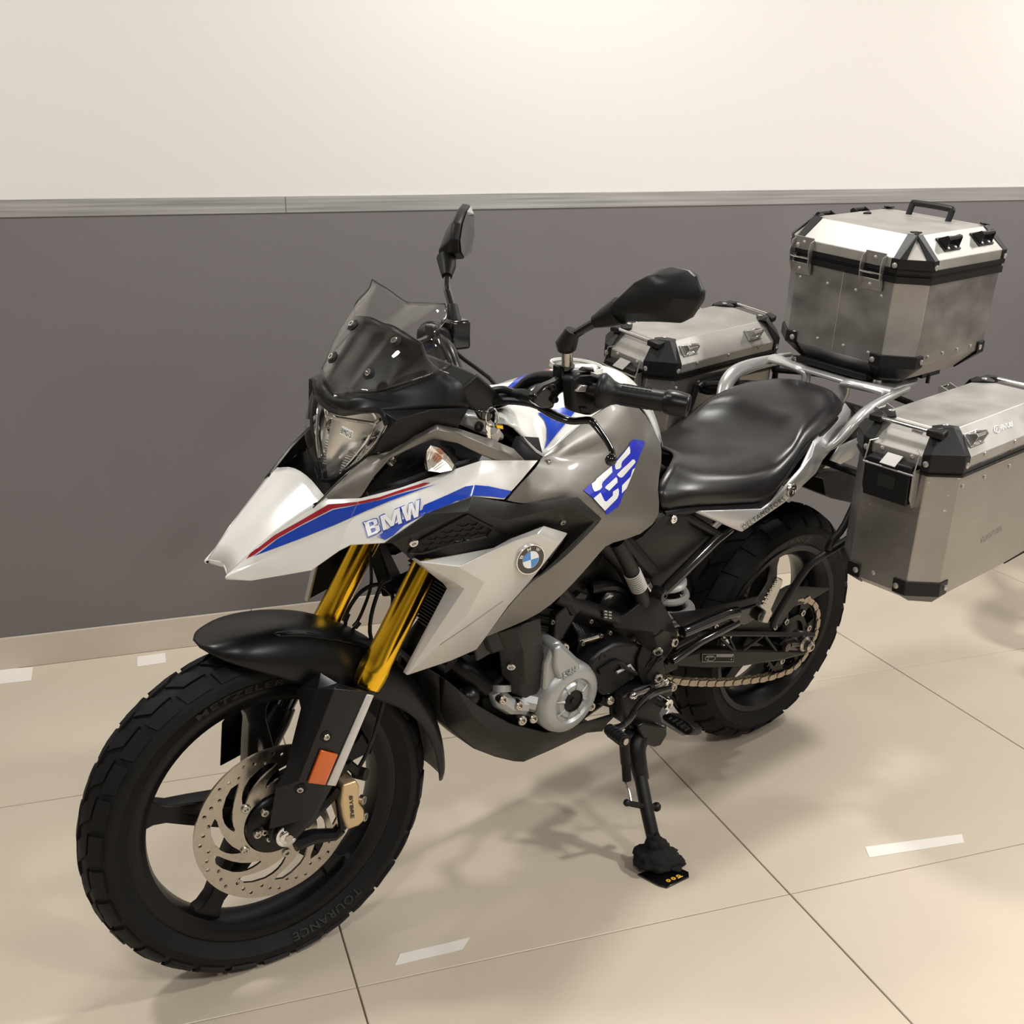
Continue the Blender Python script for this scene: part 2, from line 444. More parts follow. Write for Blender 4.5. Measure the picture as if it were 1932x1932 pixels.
wall = struct('wall_back', WALLW, MB().box(((X0 + X1) / 2, YW + .05, CEIL / 2), (X1 - X0, .1, CEIL)), 'off-white painted back wall above the grey dado')
struct('dado_panel', WALLG, MB().box(((X0 + X1) / 2, YW - .004, (1.328 + .09) / 2), (X1 - X0, .008, 1.328 - .09)), 'grey painted lower part of the back wall', wall)
SK0 = 0.2769 - .3 - .9 * 3
bb = struct('baseboard_back', GROUT, MB().box(((X0 + X1) / 2, YW - .005, .049), (X1 - X0, .006, .098)), 'beige tile skirting along the foot of the back wall')
xj = []
o_ = Vector((0, 0, CH)); d_ = raydir(474, 1160); xs = (o_ + d_ * (YW / d_.y)).x
x = xs - .9 * 5
while x < X1:
    a, b_ = max(x, X0), min(x + .9, X1)
    if b_ > a + .01: MB().box(((a + b_) / 2, YW - .011, .0505), (b_ - a - .002, .010, .1)).out('skirting_tile', SKIRT, bb, smooth=0, bev=.0015)
    x += .9
d_ = raydir(538, 388); xs = (o_ + d_ * (YW / d_.y)).x
tr = struct('trim_1', BRUSH, MB().box(((X0 + X1) / 2, YW - .004, (1.3279 + 1.3754) / 2), (X1 - X0, .006, .044)), 'brushed steel band between the white wall and the grey dado')
for a, b_ in ((X0, xs), (xs, X1)):
    MB().box(((a + b_) / 2, YW - .0085, (1.3279 + 1.3754) / 2), (b_ - a - .0015, .005, .0475)).out('steel_strip', BRUSH, tr, smooth=0, bev=.001)
struct('wall_left', WALLW, MB().box((X0 - .05, (Y0 + YW) / 2, CEIL / 2), (.1, YW - Y0, CEIL)), 'off-white side wall left of the view')
for x_ in (X0 + .004, X1 - .004): MB().box((x_, (Y0 + YW) / 2, .67), (.008, YW - Y0, 1.33)).out('dado_panel', WALLG, bpy.data.objects['wall_left'])
MB().box(((X0 + X1) / 2, Y0 + .004, .67), (X1 - X0, .008, 1.33)).out('dado_panel', WALLG, bpy.data.objects['wall_left'])
struct('wall_right', WALLW, MB().box((X1 + .05, (Y0 + YW) / 2, CEIL / 2), (.1, YW - Y0, CEIL)), 'off-white side wall right of the view')
struct('wall_front', WALLW, MB().box(((X0 + X1) / 2, Y0 - .05, CEIL / 2), (X1 - X0, .1, CEIL)), 'off-white wall behind the viewer')
struct('ceiling', mat('dimmed_ceiling_paint', (.34, .33, .32), .8), MB().box(((X0 + X1) / 2, (Y0 + YW) / 2, CEIL + .05), (X1 - X0, YW - Y0, .1)), 'ceiling above the showroom, greyed to dim the room')  # unseen ceiling, colour darkened to cut the bounced light
def fpt(u, v, z=0):
    d = raydir(u, v); return Vector((0, 0, CH)) + d * ((z - CH) / d.z)
for pts, lab, m in (([(1632, 1598), (1815, 1574), (1819, 1590), (1640, 1618)], 'long strip of white tape on the floor right of the side stand', TAPE),
             ([(755, 1800), (887, 1769), (872, 1792), (745, 1822)], 'strip of pale tape on the floor behind the front tyre', TAPE),
             ([(259, 1239), (312, 1232), (313, 1250), (259, 1258)], 'short piece of white tape on the floor left of the front mudguard', TAPE),
             ([(-60, 1266), (62, 1259), (59, 1284), (-60, 1297)], 'piece of white tape on the floor cut off by the left frame edge', TAPE)):
    mb = MB().prism([fpt(u, v, .0004) for u, v in pts], (0, 0, .0005))
    tagthing(mb.out('floor_tape', m, None, smooth=0), lab, 'tape', 'strips of tape on the floor')

# ================================================================== MOTORCYCLE
BIKE = thing('motorcycle', 'white, blue and grey adventure motorcycle with gold fork legs leaning on its side stand', 'motorcycle', ROOT)

def tyre_section(Rr, rho, phim, beads, n=14):
    P_ = []
    for i in range(-n, n + 1):
        f = i / n * phim; P_.append((rho * math.sin(f), Rr - rho * (1 - math.cos(f))))
    yb, rb, ys, rs = beads
    return [(-yb, rb), (-(yb + .003), rb + .006), (-ys, rs)] + P_ + [(ys, rs), (yb + .003, rb + .006), (yb, rb)]
def tyre_pt(c, Rr, rho, th, f, h):
    y = (rho + h) * math.sin(f); r = Rr - rho + (rho + h) * math.cos(f)
    return Vector((c.x + r * math.cos(th), y, c.z + r * math.sin(th)))
def tyre(name, c, Rr, rho, phim, beads, N, quads, parent, fr, h=.005):
    mb = MB(); mb.lathe(c, (0, 1, 0), tyre_section(Rr - h, rho, phim, beads), 96)
    pitch = 2 * math.pi / N
    for k in range(N):
        for q in quads:     # corners: (theta in pitches, angle across the tread in degrees)
            for sg in (1, -1):
                off = .5 if sg < 0 else 0
                nu, nv = 3, 3; top = []; 
                for i in range(nu + 1):
                    for j in range(nv + 1):
                        a = Vector(q[0]).lerp(Vector(q[1]), i / nu); b = Vector(q[3]).lerp(Vector(q[2]), i / nu); p = a.lerp(b, j / nv)
                        top.append(tyre_pt(c, Rr - h, rho, (k + p.x + off) * pitch, R(p.y) * sg, h * (1 - .08 * ((k * 7 + i) % 3))))
                ring = [i * (nv + 1) for i in range(nu + 1)] + [nu * (nv + 1) + j for j in range(1, nv + 1)] + [i * (nv + 1) + nv for i in range(nu - 1, -1, -1)] + [j for j in range(nv - 1, 0, -1)]
                cen = sum(top, Vector()) / len(top)
                base = []
                for r_ in ring:
                    d = top[r_] - Vector((c.x, 0, c.z)); dd = Vector((d.x, 0, d.z)).normalized(); ctr = Vector((c.x, 0, c.z)) + dd * (Rr - h - rho)
                    nn = (top[r_] - ctr).normalized(); base.append(top[r_] - nn * (h + .002) + (top[r_] - cen).normalized() * .0012)
                n0 = len(top)
                fs = gridfaces(nu + 1, nv + 1) + [(ring[i], ring[(i + 1) % len(ring)], n0 + (i + 1) % len(ring), n0 + i) for i in range(len(ring))]
                mb.add(top + base, fs)
    o = mb.out(name, RUB, parent, fr, smooth=32)
    return o
def arc_text(s, c, r, th0, th1, hgt, y, m, parent, fr, name='sidewall_lettering'):
    v, f = text2d(s, .01, 1.1, 2); vs = []
    for u, t in v:
        th = R(th0 + (th1 - th0) * u); rr = r + hgt * t
        vs.append((c.x + rr * math.cos(th), y(rr), c.z + rr * math.sin(th)))
    return build(name, vs, f, m, parent, fr, 0, .0008, 0, 0, (c.x, 9, c.z))
RUBT = mat('raised_tyre_lettering', (.016, .016, .016), .55)

# ---- front wheel
fw = MB(); prof = [(.0355, .257), (.0385, .252), (.0365, .238), (.029, .229), (.026, .222), (.012, .217), (-.012, .217), (-.026, .222), (-.029, .229), (-.0365, .238), (-.0385, .252), (-.0355, .257), (-.031, .25), (-.022, .236), (.022, .236), (.031, .25), (.0355, .257)]
fw.lathe(FA, (0, 1, 0), prof, 96)
FW = fw.out('front_wheel_rim', RIM, BIKE, 'F', smooth=40)
tyre('tyre', Vector((WB, 0, RF0)), RF0, .057, R(66), (.036, .2545, .0535, .279), 30,
     [((.02, 3), (.62, 3), (.98, 27), (.38, 27)), ((.10, 31), (.92, 31), (.98, 55), (.22, 55))], FW, None, .0055)
arc_text('METZELER', FA, .262, 62, 97, .014, lambda r: .0545 - (0.274 - r) * .5, RUBT, FW, None)
arc_text('TOURANCE', FA, .262, 232, 264, .014, lambda r: .0545 - (0.274 - r) * .5, RUBT, FW, None)
def spoke(c, th, r0, r1, y0, parent, wr=1., skew=0):
    out = [(r1 + .002, -.026 * wr), (r1 - .012, -.017 * wr), (r1 - .035, -.013 * wr), (r1 - .075, -.019 * wr), (r0 + .012, -.030 * wr), (r0, -.030 * wr), (r0, .030 * wr), (r0 + .012, .030 * wr), (r1 - .075, .019 * wr), (r1 - .035, .013 * wr), (r1 - .012, .017 * wr), (r1 + .002, .026 * wr)]
    hole = [(r1 - .055, 0), (r1 - .08, -.007 * wr), (r0 + .03, -.014 * wr), (r0 + .03, .014 * wr), (r1 - .08, .007 * wr)]
    v, f = plate2d(out, [hole], .026, .003)
    vs = []
    for p in v:
        a = R(th) + skew * (p.x - r0); x_, t_ = p.x, p.y
        vs.append(Vector((c.x + x_ * math.cos(a) - t_ * math.sin(a), y0 + p.z * (1 + .5 * (r1 - x_) / r1), c.z + x_ * math.sin(a) + t_ * math.cos(a))))
    return build('spoke', vs, f, RIM, parent, None, 30)
for k in range(5): spoke(FA, 15.5 + 72 * k, .038, .219, 0, FW)
MB().lathe(FA, (0, 1, 0), [(-.06, .0001), (-.06, .03), (-.045, .042), (.03, .045), (.05, .052), (.056, .052), (.056, .0001)], 40).out('hub', RIM, FW)
# brake disc
def polar(r, a): return (r * math.cos(R(a)), r * math.sin(R(a)))
def swoosh(th0, r0, r1, sweep, n=7):
    A_, B_ = [], []
    for i in range(n):
        t = i / (n - 1); r = r0 + (r1 - r0) * t; c = th0 + sweep * t; wd = (1.5 + 11 * math.sin(math.pi * (.06 + .62 * t)) ** 1.2) * (1 if t < .93 else .75)
        A_.append(polar(r, c - wd)); B_.append(polar(r, c + wd))
    return A_ + [polar(r1 + .0035, th0 + sweep)] + B_[::-1] + [polar(r0 - .002, th0)]
def disc(name, c, rad, y, parent, nsw, rin, r0, r1, sweep, ph, nh):
    holes = [[polar(rin, a) for a in range(0, 360, 8)]] + [swoosh(ph + 360 / nsw * k, r0, r1, sweep) for k in range(nsw)]
    for k in range(nh):
        a = 360 / nh * k; rr = (rad - .011) if k % 3 == 0 else (rad - .0165 if k % 3 == 1 else rad - .024)
        p = polar(rr, a); holes.append([(p[0] + .0036 * math.cos(R(q)), p[1] + .0036 * math.sin(R(q))) for q in range(0, 360, 36)])
    v, f = plate2d([polar(rad, a) for a in range(0, 360, 3)], holes, .005)
    return build(name, [(c.x + p.x, y + p.z, c.z + p.y) for p in v], f, DISCM, parent, None, 20)
D_ = disc('brake_disc', FA, .150, .0596, FW, 10, .060, .078, .119, 42, 8, 48)
for k in range(5):
    p = polar(.071, 40 + 72 * k); bolt((FA.x + p[0], .062, FA.z + p[1]), (0, 1, 0), .0085, .003, FW, None, STL, 'disc_bolt')
MB().lathe(FA, (0, 1, 0), [(.056, .0001), (.060, .057), (.066, .057), (.070, .054), (.078, .035), (.078, .0001)], 40).out('sensor_ring_hub', MBLK, FW)
MB().lathe(FA, (0, 1, 0), [(-.132, .0001), (-.132, .016), (-.12, .018), (.104, .018), (.106, .0185)], 24).out('axle', DARK, FW)
MB().lathe(FA, (0, 1, 0), [(.104, .0001), (.104, .0205), (.113, .0205), (.114, .018), (.114, .0155), (.118, .015), (.120, .0115), (.120, .0001)], 32).out('axle_end_cap', CHR, FW)
MB().lathe(FA, (0, 1, 0), [(.119, .0001), (.119, .008), (.1225, .008), (.1225, .0001)], 6).out('axle_bolt', STL, FW)

for q in ((800, 820), (727, 1040)): bolt(F(13, q[0], q[1], .079), (0, 1, 0), .0075, .004, FW, None, STL, 'hub_screw')
for q in ((798, 1022), (845, 1085)): MB().lathe(F(13, q[0], q[1], .088), (0, 1, 0), [(-.03, .006), (.0, .006), (.003, .0055), (.003, .0028), (-.004, .0028)], 12).out('pinch_stud', STL, FW)
# ---- fork legs
def legpt(t, s, e=.0495): return FS + e * FN + FU * t + Vector((0, s * .107, 0))
def leg_t(p): return (Vector(p) - FS).dot(FU)
tb = leg_t(F(6, 1568, 400, .107)); tf = leg_t(F(6, 1530, 310, .107))
for s in (1, -1):
    nm = 'fork_leg'
    L_ = MB().lathe(legpt(0, s), FU, [(tb, .0001), (tb, .024), (tb + .002, .0262), (tb + .022, .0285), (tb + .030, .0285), (tb + .034, .0292), (tb + .05, .0268), (tb + .10, .0252), (.765, .0252), (.765, .0001)], 40).out(nm, GOLD, BIKE, 'F')
    MB().lathe(legpt(0, s), FU, [(tb - .012, .0001), (tb - .012, .0225), (tb - .001, .0245), (tb + .006, .0245)], 32).out('dust_seal', MBLK, L_)
    ta = leg_t(FA)
    MB().lathe(legpt(0, s), FU, [(ta + .10, .0205), (tb, .0205)], 32).out('chrome_stanchion', mat('dark_chrome', (.08, .08, .085), .12, 1.), L_)
    lo = MB(); lo.tube([legpt(ta + .16, s), legpt(ta + .13, s), legpt(ta + .05, s), FA + Vector((-.004, s * .096, 0))], [.024, .027, .026, .024], 20)
    lo.lathe(FA + Vector((0, s * .080, 0)), (0, 1, 0), [(-.014, .0001), (-.014, .028), (.014 + .008 * s, .028), (.014 + .008 * s, .0001)], 28)
    lo.out('axle_lug', MBLK, L_)
# triple clamps and steering stem
for t, dz, m_ in ((.60, .035, MBLK), (.735, .028, ENG)):
    o_l = []
    for a in range(0, 361, 1): pass
    P_ = [legpt(t, 1) + FN * .036, legpt(t, 1) + Vector((0, .036, 0)), legpt(t, 1) - FN * .036, legpt(t, .35) - FN * .085, legpt(t, -.35) - FN * .085, legpt(t, -1) - FN * .036, legpt(t, -1) - Vector((0, .036, 0)), legpt(t, -1) + FN * .036, legpt(t, 0) + FN * .012]
    MB().prism([p for p in P_], FU * dz).out('triple_clamp', m_, BIKE, 'F', bev=.004)
# ---- mudguard
ST = [(73.5, .367, .016, .364), (75.5, .3695, .046, .353), (78.5, .371, .064, .338), (83, .372, .078, .322), (90, .371, .086, .300), (98, .369, .090, .280), (108, .366, .092, .268), (120, .362, .091, .268), (132, .359, .088, .278),
      (145, .357, .083, .297), (158, .357, .077, .314), (170, .359, .071, .325), (180, .362, .064, .334), (185, .363, .050, .345)]
rows = []
for th, rc, le, re in ST:
    row = []
    for fl_, g in ((0, 0), (.35, .015), (.68, .10), (.9, .38), (1., .72), (1.0, 1.)):
        r = rc - (rc - re) * g; row.append((FA.x + r * math.cos(R(th)), le * fl_, FA.z + r * math.sin(R(th))))
    rows.append(row)
FEN = grid('front_mudguard', rows, MBLK, BIKE, 'F', mir=True, solid=.003, dense=3, out=(FA.x + .2, .6, FA.z + 1.2))
decal('mudguard_ridge', FEN, 6, [(1060, 130), (1085, 118), (1230, 122), (1400, 150), (1530, 195), (1500, 190), (1380, 162), (1230, 142), (1090, 140)], MBLK, FEN, .004, 18, thick=.004)
# lower fork guards
CV = dict(a=(1178, 408, .097), c=(1300, 318, .110), d=(1390, 372, .133), e=(1545, 418, .148), f=(1345, 893, .150), g=(1238, 1062, .138), h=(1040, 1113, .122), i=(1074, 905, .132), j=(1120, 815, .128), k=(1200, 500, .106),
          m=(1372, 402, .150), n=(1190, 868, .152), o=(1285, 400, .130))
panel('fork_guard', CV, ['a c o k', 'c d m o', 'd e m', 'k o n j', 'o m n', 'm e f n', 'j n i', 'n f g', 'i n g h'], MBLK, BIKE, 'F', 6, solid=.003, bev=.003)
FG = bpy.data.objects['fork_guard']
panel('fork_guard_trim', dict(a=(1535, 430, .149), b=(1572, 436, .149), c=(1378, 895, .152), d=(1334, 890, .153)), ['a b c d'], SILV, BIKE, 'F', 6, solid=.004, bev=.001)
rf = panel('side_reflector', dict(a=(1305, 714, .156), b=(1391, 735, .156), c=(1326, 891, .157), d=(1239, 880, .157)), ['a b c d'], ORA, BIKE, 'F', 6, solid=.006, bev=.0015, label='orange reflector on the fork guard')
for xx, yy in ((1320, 633), (1190, 897)):
    p, n = onto(FG, 6, xx + 8, yy + 10, -.001); MB().lathe(p, n, [(0, .0001), (.0015, .0105), (.0022, .0105)], 20).out('bolt_recess_shade', HOLE, FG)  # black ring painted in as the shade round the sunken bolt
    bolt(p + n * .001, n, .006, .004, FG)
# ---- caliper, bracket, hoses (front end frame)
cb = MB(); 
cb.tube([F(13, 1100, 1130, .088), F(13, 1300, 1060, .09), F(13, 1510, 1040, .092), F(13, 1570, 980, .094)], [.016, .014, .012, .012], 8)
cb.tube([F(13, 1180, 900, .10), F(13, 1330, 790, .10), F(13, 1480, 650, .10), F(13, 1540, 570, .10)], [.018, .012, .010, .012], 8)
cb.tube([F(13, 1540, 590, .10), F(13, 1560, 760, .10), F(13, 1590, 980, .10)], [.008, .007, .008], 8)
cb.out('caliper_bracket', MBLK, BIKE, 'F')
cal = [(1590, 545), (1735, 500), (1765, 560), (1762, 735), (1815, 800), (1818, 900), (1760, 960), (1640, 1003), (1600, 880), (1578, 745)]
CAL = MB().prism([F(13, x, y, .118) for x, y in cal], (0, -.055, 0)).out('brake_caliper', GOLDC, BIKE, 'F', bev=.004)
textdecal('caliper_lettering', 'BYBRE', CAL, 13, [(1655, 655), (1672, 882), (1708, 872), (1690, 650)], INK, CAL, bold=.02, step=40)
for q in ((1780, 690), (1795, 860)): bolt(F(13, *q, .105), (-.6, .8, 0), .009, .006, CAL)
pp = MB(); pp.lathe(F(13, 1595, 375, .115), (0, 1, 0), [(-.03, .0001), (-.03, .010), (0, .010), (.002, .008), (.002, .0001)], 16); pp.tube([F(13, 1540, 420, .10), F(13, 1650, 330, .10), F(13, 1760, 430, .10)], .010, 8)
pp.lathe(F(13, 1760, 420, .10), (-.5, .7, 0), [(-.01, .0001), (-.01, .012), (.014, .012), (.014, .0001)], 10); pp.out('brake_line_union', DARK, BIKE, 'F')
MB().tube([F(6, 1490, 810, .10), F(6, 1535, 725, .10), F(6, 1578, 610, .09), F(6, 1625, 440, .08), F(1, 1225, 1600, .07), F(1, 1120, 1330, .0), F(1, 1180, 1060, .02), F(1, 1250, 1000, .03)], .0038, 8, 6).out('brake_hose', HOSE, BIKE, 'F')
MB().tube([F(1, 970, 1290, -.02), F(1, 985, 1200, -.02), F(1, 1065, 1085, -.01), F(1, 1165, 1040, .0), F(1, 1240, 1085, .02), F(1, 1258, 1160, .03), F(1, 1200, 1400, .06)], .0038, 8, 6).out('brake_hose', HOSE, BIKE, 'F')
MB().tube([F(1, 1015, 1320, -.01), F(1, 1075, 1200, -.01), F(1, 1125, 1050, -.01), F(1, 1125, 900, -.01), F(1, 1120, 840, 0)], .0032, 8, 6).out('brake_hose', HOSE, BIKE, 'F')
MB().tube([F(1, 965, 1262, -.02), F(1, 985, 1215, -.02)], .006, 8).out('hose_clip', HOSE, BIKE, 'F')
MB().tube([F(1, 1025, 1300, -.01), F(1, 1055, 1265, -.01)], .006, 8).out('hose_clip', HOSE, BIKE, 'F')
# radiator ribs behind the fork
# ================================================================== BODYWORK
# ---- white beak and side panel
T = [(250, 978, .034), (440, 812, .050), (640, 652, .064), (772, 572, .077), (866, 521, .088), (1065, 513, .112), (1300, 452, .142), (1525, 374, .170), (1800, 284, .197), (2, 1838, 1424, .196)]
M_ = [(236, 996, .037), (470, 890, .062), (700, 775, .085), (880, 700, .104), (1000, 655, .118), (1110, 640, .142), (1300, 590, .170), (1520, 500, .190), (1770, 395, .208), (2, 1722, 1562, .214)]
L2 = [(246, 1012, .036), (400, 1018, .060), (585, 985, .090), (765, 952, .114), (930, 832, .132), (1000, 797, .148), (1205, 786, .178), (1465, 608, .203), (1740, 503, .219), (2, 1592, 1708, .228)]
WP = grid('white_side_panel', [T, M_, L2], WHITE, BIKE, 'B', 1, both=True, solid=.0035, sub=0, bev=.0015, smooth=25)
tops = [pt(p, 'B', 1) for p in T[:5]]
tops[0] = tops[0] + Vector((0, 0, .0))
rows = []
for i, p in enumerate(tops):
    dip = .010 if i == 0 else 0
    rows.append([Vector((p.x - dip, 0, p.z + .006 + .004 * i)), Vector((p.x - dip * .8, p.y * .45, p.z + .005 + .003 * i)), Vector((p.x - dip * .4, p.y * .8, p.z + .003)), Vector((p.x, p.y, p.z))])
BK = grid('beak', rows, WHITE, BIKE, mir=True, solid=.004, sub=1, out=(1.8, 0, 1.6), smooth=40)
# tip lip
a = tops[0]
panel('beak_tip_lip', dict(a=Vector((a.x, a.y, a.z)), b=Vector((a.x - .010, 0, a.z + .006)), c=Vector((a.x - .012, 0, a.z - .004)), d=Vector((a.x - .003, a.y, a.z - .008))), ['a b c d'], WHITE, BIKE, both=True, solid=.003, out=(2.5, 0, .8))
# stripes on the panel
decal('blue_stripe', WP, 1, [(410, 868), (450, 846), (560, 762), (700, 685), (895, 585), (1065, 553), (1180, 530), (1300, 493), (1425, 458), (1528, 430), (1400, 474), (1250, 530), (1100, 592), (900, 680), (700, 760), (540, 820)], BLUE, WP, .0015, 24)
decal('red_stripe', WP, 1, [(368, 884), (400, 850), (540, 740), (720, 640), (868, 552), (985, 543), (1065, 535), (1180, 512), (1300, 470), (1450, 423), (1490, 424), (1425, 450), (1300, 487), (1180, 527), (1065, 550), (895, 578), (730, 662), (560, 757), (420, 858)], RED, WP, .002, 24)
decal('blue_stripe', WP, 1, [(1448, 560), (1560, 510), (1700, 445), (1760, 436), (1840, 443), (1925, 462), (2010, 478), (1962, 520), (1860, 506), (1745, 499), (1640, 537), (1470, 606), (1330, 680), (1262, 742), (1215, 768), (1165, 750), (1230, 703), (1300, 655), (1380, 615), (1440, 587)], BLUE, WP, .0015, 24)
def rndr(x0, x1, y0, y1, r, n=5):      # D-shaped outline: square left, round right
    P_ = [(x0, y0), (x1 - r, y0)]
    P_ += [(x1 - r + r * math.sin(math.pi / 2 * k / n), y0 + r - r * math.cos(math.pi / 2 * k / n)) for k in range(1, n + 1)]
    P_ += [(x1 - r + r * math.cos(math.pi / 2 * k / n), y1 - r + r * math.sin(math.pi / 2 * k / n)) for k in range(0, n + 1)]
    return P_ + [(x0, y1)]
GL = (([(0, 0)] + rndr(0, .24, 0, .53, .13)[1:-1] + [(.21, .53)] + rndr(0, .225, .52, 1, .12)[2:-1] + [(0, 1)], [[(.075, .14)] + rndr(.075, .165, .14, .43, .07)[1:], [(.075, .60)] + rndr(.075, .155, .60, .87, .06)[1:]]),
      ([(.29, 0), (.29, 1), (.385, 1), (.465, .40), (.545, 1), (.64, 1), (.64, 0), (.572, 0), (.572, .70), (.495, .06), (.435, .06), (.358, .70), (.358, 0)], []),
      ([(.665, 1), (.738, 1), (.765, .36), (.805, 1), (.865, 1), (.905, .36), (.930, 1), (1.0, 1), (.945, 0), (.865, 0), (.835, .62), (.805, 0), (.722, 0)], []))
qd = [Vector(q) for q in ((1110, 752), (1434, 622), (1424, 530), (1086, 668))]
def qmap(u, t): return tuple(qd[0].lerp(qd[1], u).lerp(qd[3].lerp(qd[2], u), t))
for k, m_, of in ((1, BLUE, .0026), (0, WDEC, .0038)):
    for outl, hol in GL:
        cx = sum(p[0] for p in outl) / len(outl); 
        cx = (min(p[0] for p in outl) + max(p[0] for p in outl)) / 2; hw = cx - min(p[0] for p in outl)
        sx_, sy_ = ((hw + .018) / hw, 1.14) if k else (1, 1)
        o_ = [qmap(cx + (p[0] - cx) * sx_, .5 + (p[1] - .5) * sy_) for p in outl]
        h_ = [[qmap(*p) for p in h] for h in hol] if not k else [[qmap(.12 + (p[0] - .12) * .6, .5 + (p[1] - .5) * .98) for p in h] for h in hol]
        decal('lettering_outline' if k else 'lettering', WP, 1, o_, m_, WP, of, 22, holes=h_ if not k else ())
# ---- grey strut
S3 = [[(190, 1770, .078), (350, 1752, .090), (545, 1692, .112)], [(420, 1530, .085), (510, 1540, .100), (640, 1540, .116)], [(585, 1395, .090), (650, 1440, .106), (755, 1412, .122)], [(760, 1352, .112), (800, 1360, .126), (870, 1358, .134)],
      [(940, 1238, .136), (965, 1262, .150), (985, 1305, .152)], [(1095, 1160, .155), (1100, 1195, .170), (1080, 1272, .166)], [(1260, 1190, .165), (1255, 1228, .180), (1250, 1302, .177)], [(1500, 1268, .176), (1480, 1325, .191), (1420, 1385, .190)],
      [(1660, 1336, .181), (1640, 1385, .196), (1560, 1440, .196)], [(1746, 1426, .187), (1735, 1440, .192), (1700, 1460, .196)]]
STR = grid('grey_strut', S3, GREY, BIKE, 'B', 2, both=True, solid=.005, sub=0, bev=.002, smooth=35)
# dark shell inside the nose
panel('inner_shell', dict(a=(545, 1690, .075), b=(860, 1350, .085), c=(1120, 1240, .10), d=(1480, 1330, .12), e=(1640, 1440, .13), f=(1200, 1570, .11), g=(760, 1730, .085)), ['a b c d e f g'], HOLE, BIKE, 'B', 2, both=True, solid=.003, bev=0)
ish = bpy.data.objects['inner_shell']
for q in ((765, 1430), (975, 1435 - 250)): 
    if q[1] > 1300: boltat(ish, 2, q[0], q[1], BIKE, .008, .005, STL)
MB().tube([B(2, 600, 1690, .11), B(2, 900, 1590, .13), B(2, 1150, 1500, .15), B(2, 1400, 1440, .175)], .010, 8, 4).out('inner_duct', DARK, BIKE)
sh = dict(a=(210, 1755, .074), b=(420, 1530, .078), c=(600, 1380, .085), d=(640, 1180, .10), e=(300, 1180, 0), f=(110, 1255, -.095), g=(20, 1510, -.088), h=(30, 1665, -.076), i=(120, 1672, -.03))
def avgp(l): return sum(l, Vector()) / len(l)
rw = []
for x_, yl, z_ in ((1.366, .076, .944), (1.318, .088, .955), (1.262, .094, .975)):
    rw.append([(x_ - .0, yl, z_), (x_ - .010, yl * .6, z_ - .020), (x_ - .02, 0, z_ - .028)][::-1])
grid('headlight_trough', rw, MBLK, BIKE, mir=True, solid=.003, sub=0, out=(1.9, 0, 1.5))
panel('inner_cheek', dict(a=(190, 1770, .0775), b=(420, 1530, .084), c=(585, 1395, .089), d=Vector((1.262, .094, .985)), e=Vector((1.366, .074, .938))), ['a b c d e'], MBLK, BIKE, 'B', 2, both=True, solid=.003, out=(1.4, 0, 1.))
# ---- headlight
HR = [[(262, 960, 0), (430, 1055, .05), (672, 1078, .100)], [(250, 1110, 0), (430, 1150, .056), (726, 1165, .114)], [(222, 1300, 0), (400, 1290, .056), (660, 1290, .108)], [(215, 1440, 0), (350, 1440, .045), (540, 1420, .082)], [(238, 1580, 0), (320, 1568, .020), (420, 1503, .048)]]
HLI = [[pt(p, 'B', 2) for p in r] for r in HR]
REFL = mat('headlight_reflector', (.95, .93, .89), .22, .82)
DPT = (.010, .040, .066, .060, .030, .012)
def lerp_row(r, t):
    k = min(int(t * 2), 1); return r[k].lerp(r[k + 1], t * 2 - k)
rr_ = []
for i, r in enumerate(HLI):
    rr_.append([lerp_row(r, t / 5) * 1 - Vector((.012 + d_ * (1, 1, 1, .85, .5)[i], 0, 0)) for t, d_ in enumerate(DPT)])
HL = grid('headlight', rr_, REFL, BIKE, mir=True, solid=.003, dense=3, out=(1.9, 0, 1.2))
HL.data.set_sharp_from_angle(angle=R(25))
for s in (1, -1):
    for k in range(10):     # fluting of the lower bowl
        t = k / 9; z_ = .998 - .040 * t; x_ = 1.262 + .012 * t
        MB().tube([(x_ + .004, s * (.014), z_ + .002), (x_ - .004, s * .032, z_), (x_ + .002, s * (.052 - .008 * t), z_ + .001)], .0017, 5, 3).out('reflector_flute', REFL, HL)
    MB().lathe((1.232, s * .054, 1.022), (1, 0, -.05), [(0, .0001), (0, .011), (.022, .011), (.027, .009), (.028, .004), (.034, .0001)], 20).out('bulb_shield', CHR, HL)
    MB().lathe((1.228, s * .054, 1.022), (1, 0, -.05), [(0, .013), (.004, .017), (.008, .013)], 20).out('bulb_ring', CHR, HL)
    mb = MB(); q_ = [HLI[0][2], HLI[1][2], HLI[2][2], HLI[3][2], HLI[4][2]]
    iq = [Vector((p.x + .002, (p.y - (.024, .034, .030, .022, .012)[i]), p.z - .004)) for i, p in enumerate(q_)]
    P1 = [Vector((p.x - .006, p.y * s, p.z)) for p in iq]; mb.tube(P1, .0028, 6, 4); mb.out('bezel_rib', CHR, HL, smooth=60)
    mb = MB(); P2 = [Vector(((p.x + q.x) / 2 - .012, (p.y + q.y) / 2 * s, (p.z + q.z) / 2)) for p, q in zip(iq, q_)]; mb.tube(P2, .0022, 6, 4); mb.out('bezel_rib', CHR, HL, smooth=60)
    MB().tube([Vector((HLI[1][0].x - .012, 0, HLI[1][0].z)), Vector((iq[1].x - .004, iq[1].y * s, iq[1].z - .004)), Vector((HLI[0][2].x - .004, HLI[0][2].y * s, HLI[0][2].z - .012))], .0032, 6).out('position_light_bar', CHR, HL)
ed = [HLI[0][2], HLI[1][2], HLI[2][2], HLI[3][2], HLI[4][2], HLI[4][1], HLI[4][0]]
mb = MB(); mb.tube([p - Vector((.008, 0, 0)) for p in ed], .0032, 6, 4); mb.mirrored(); mb.out('lens_gasket', BLK, HL)
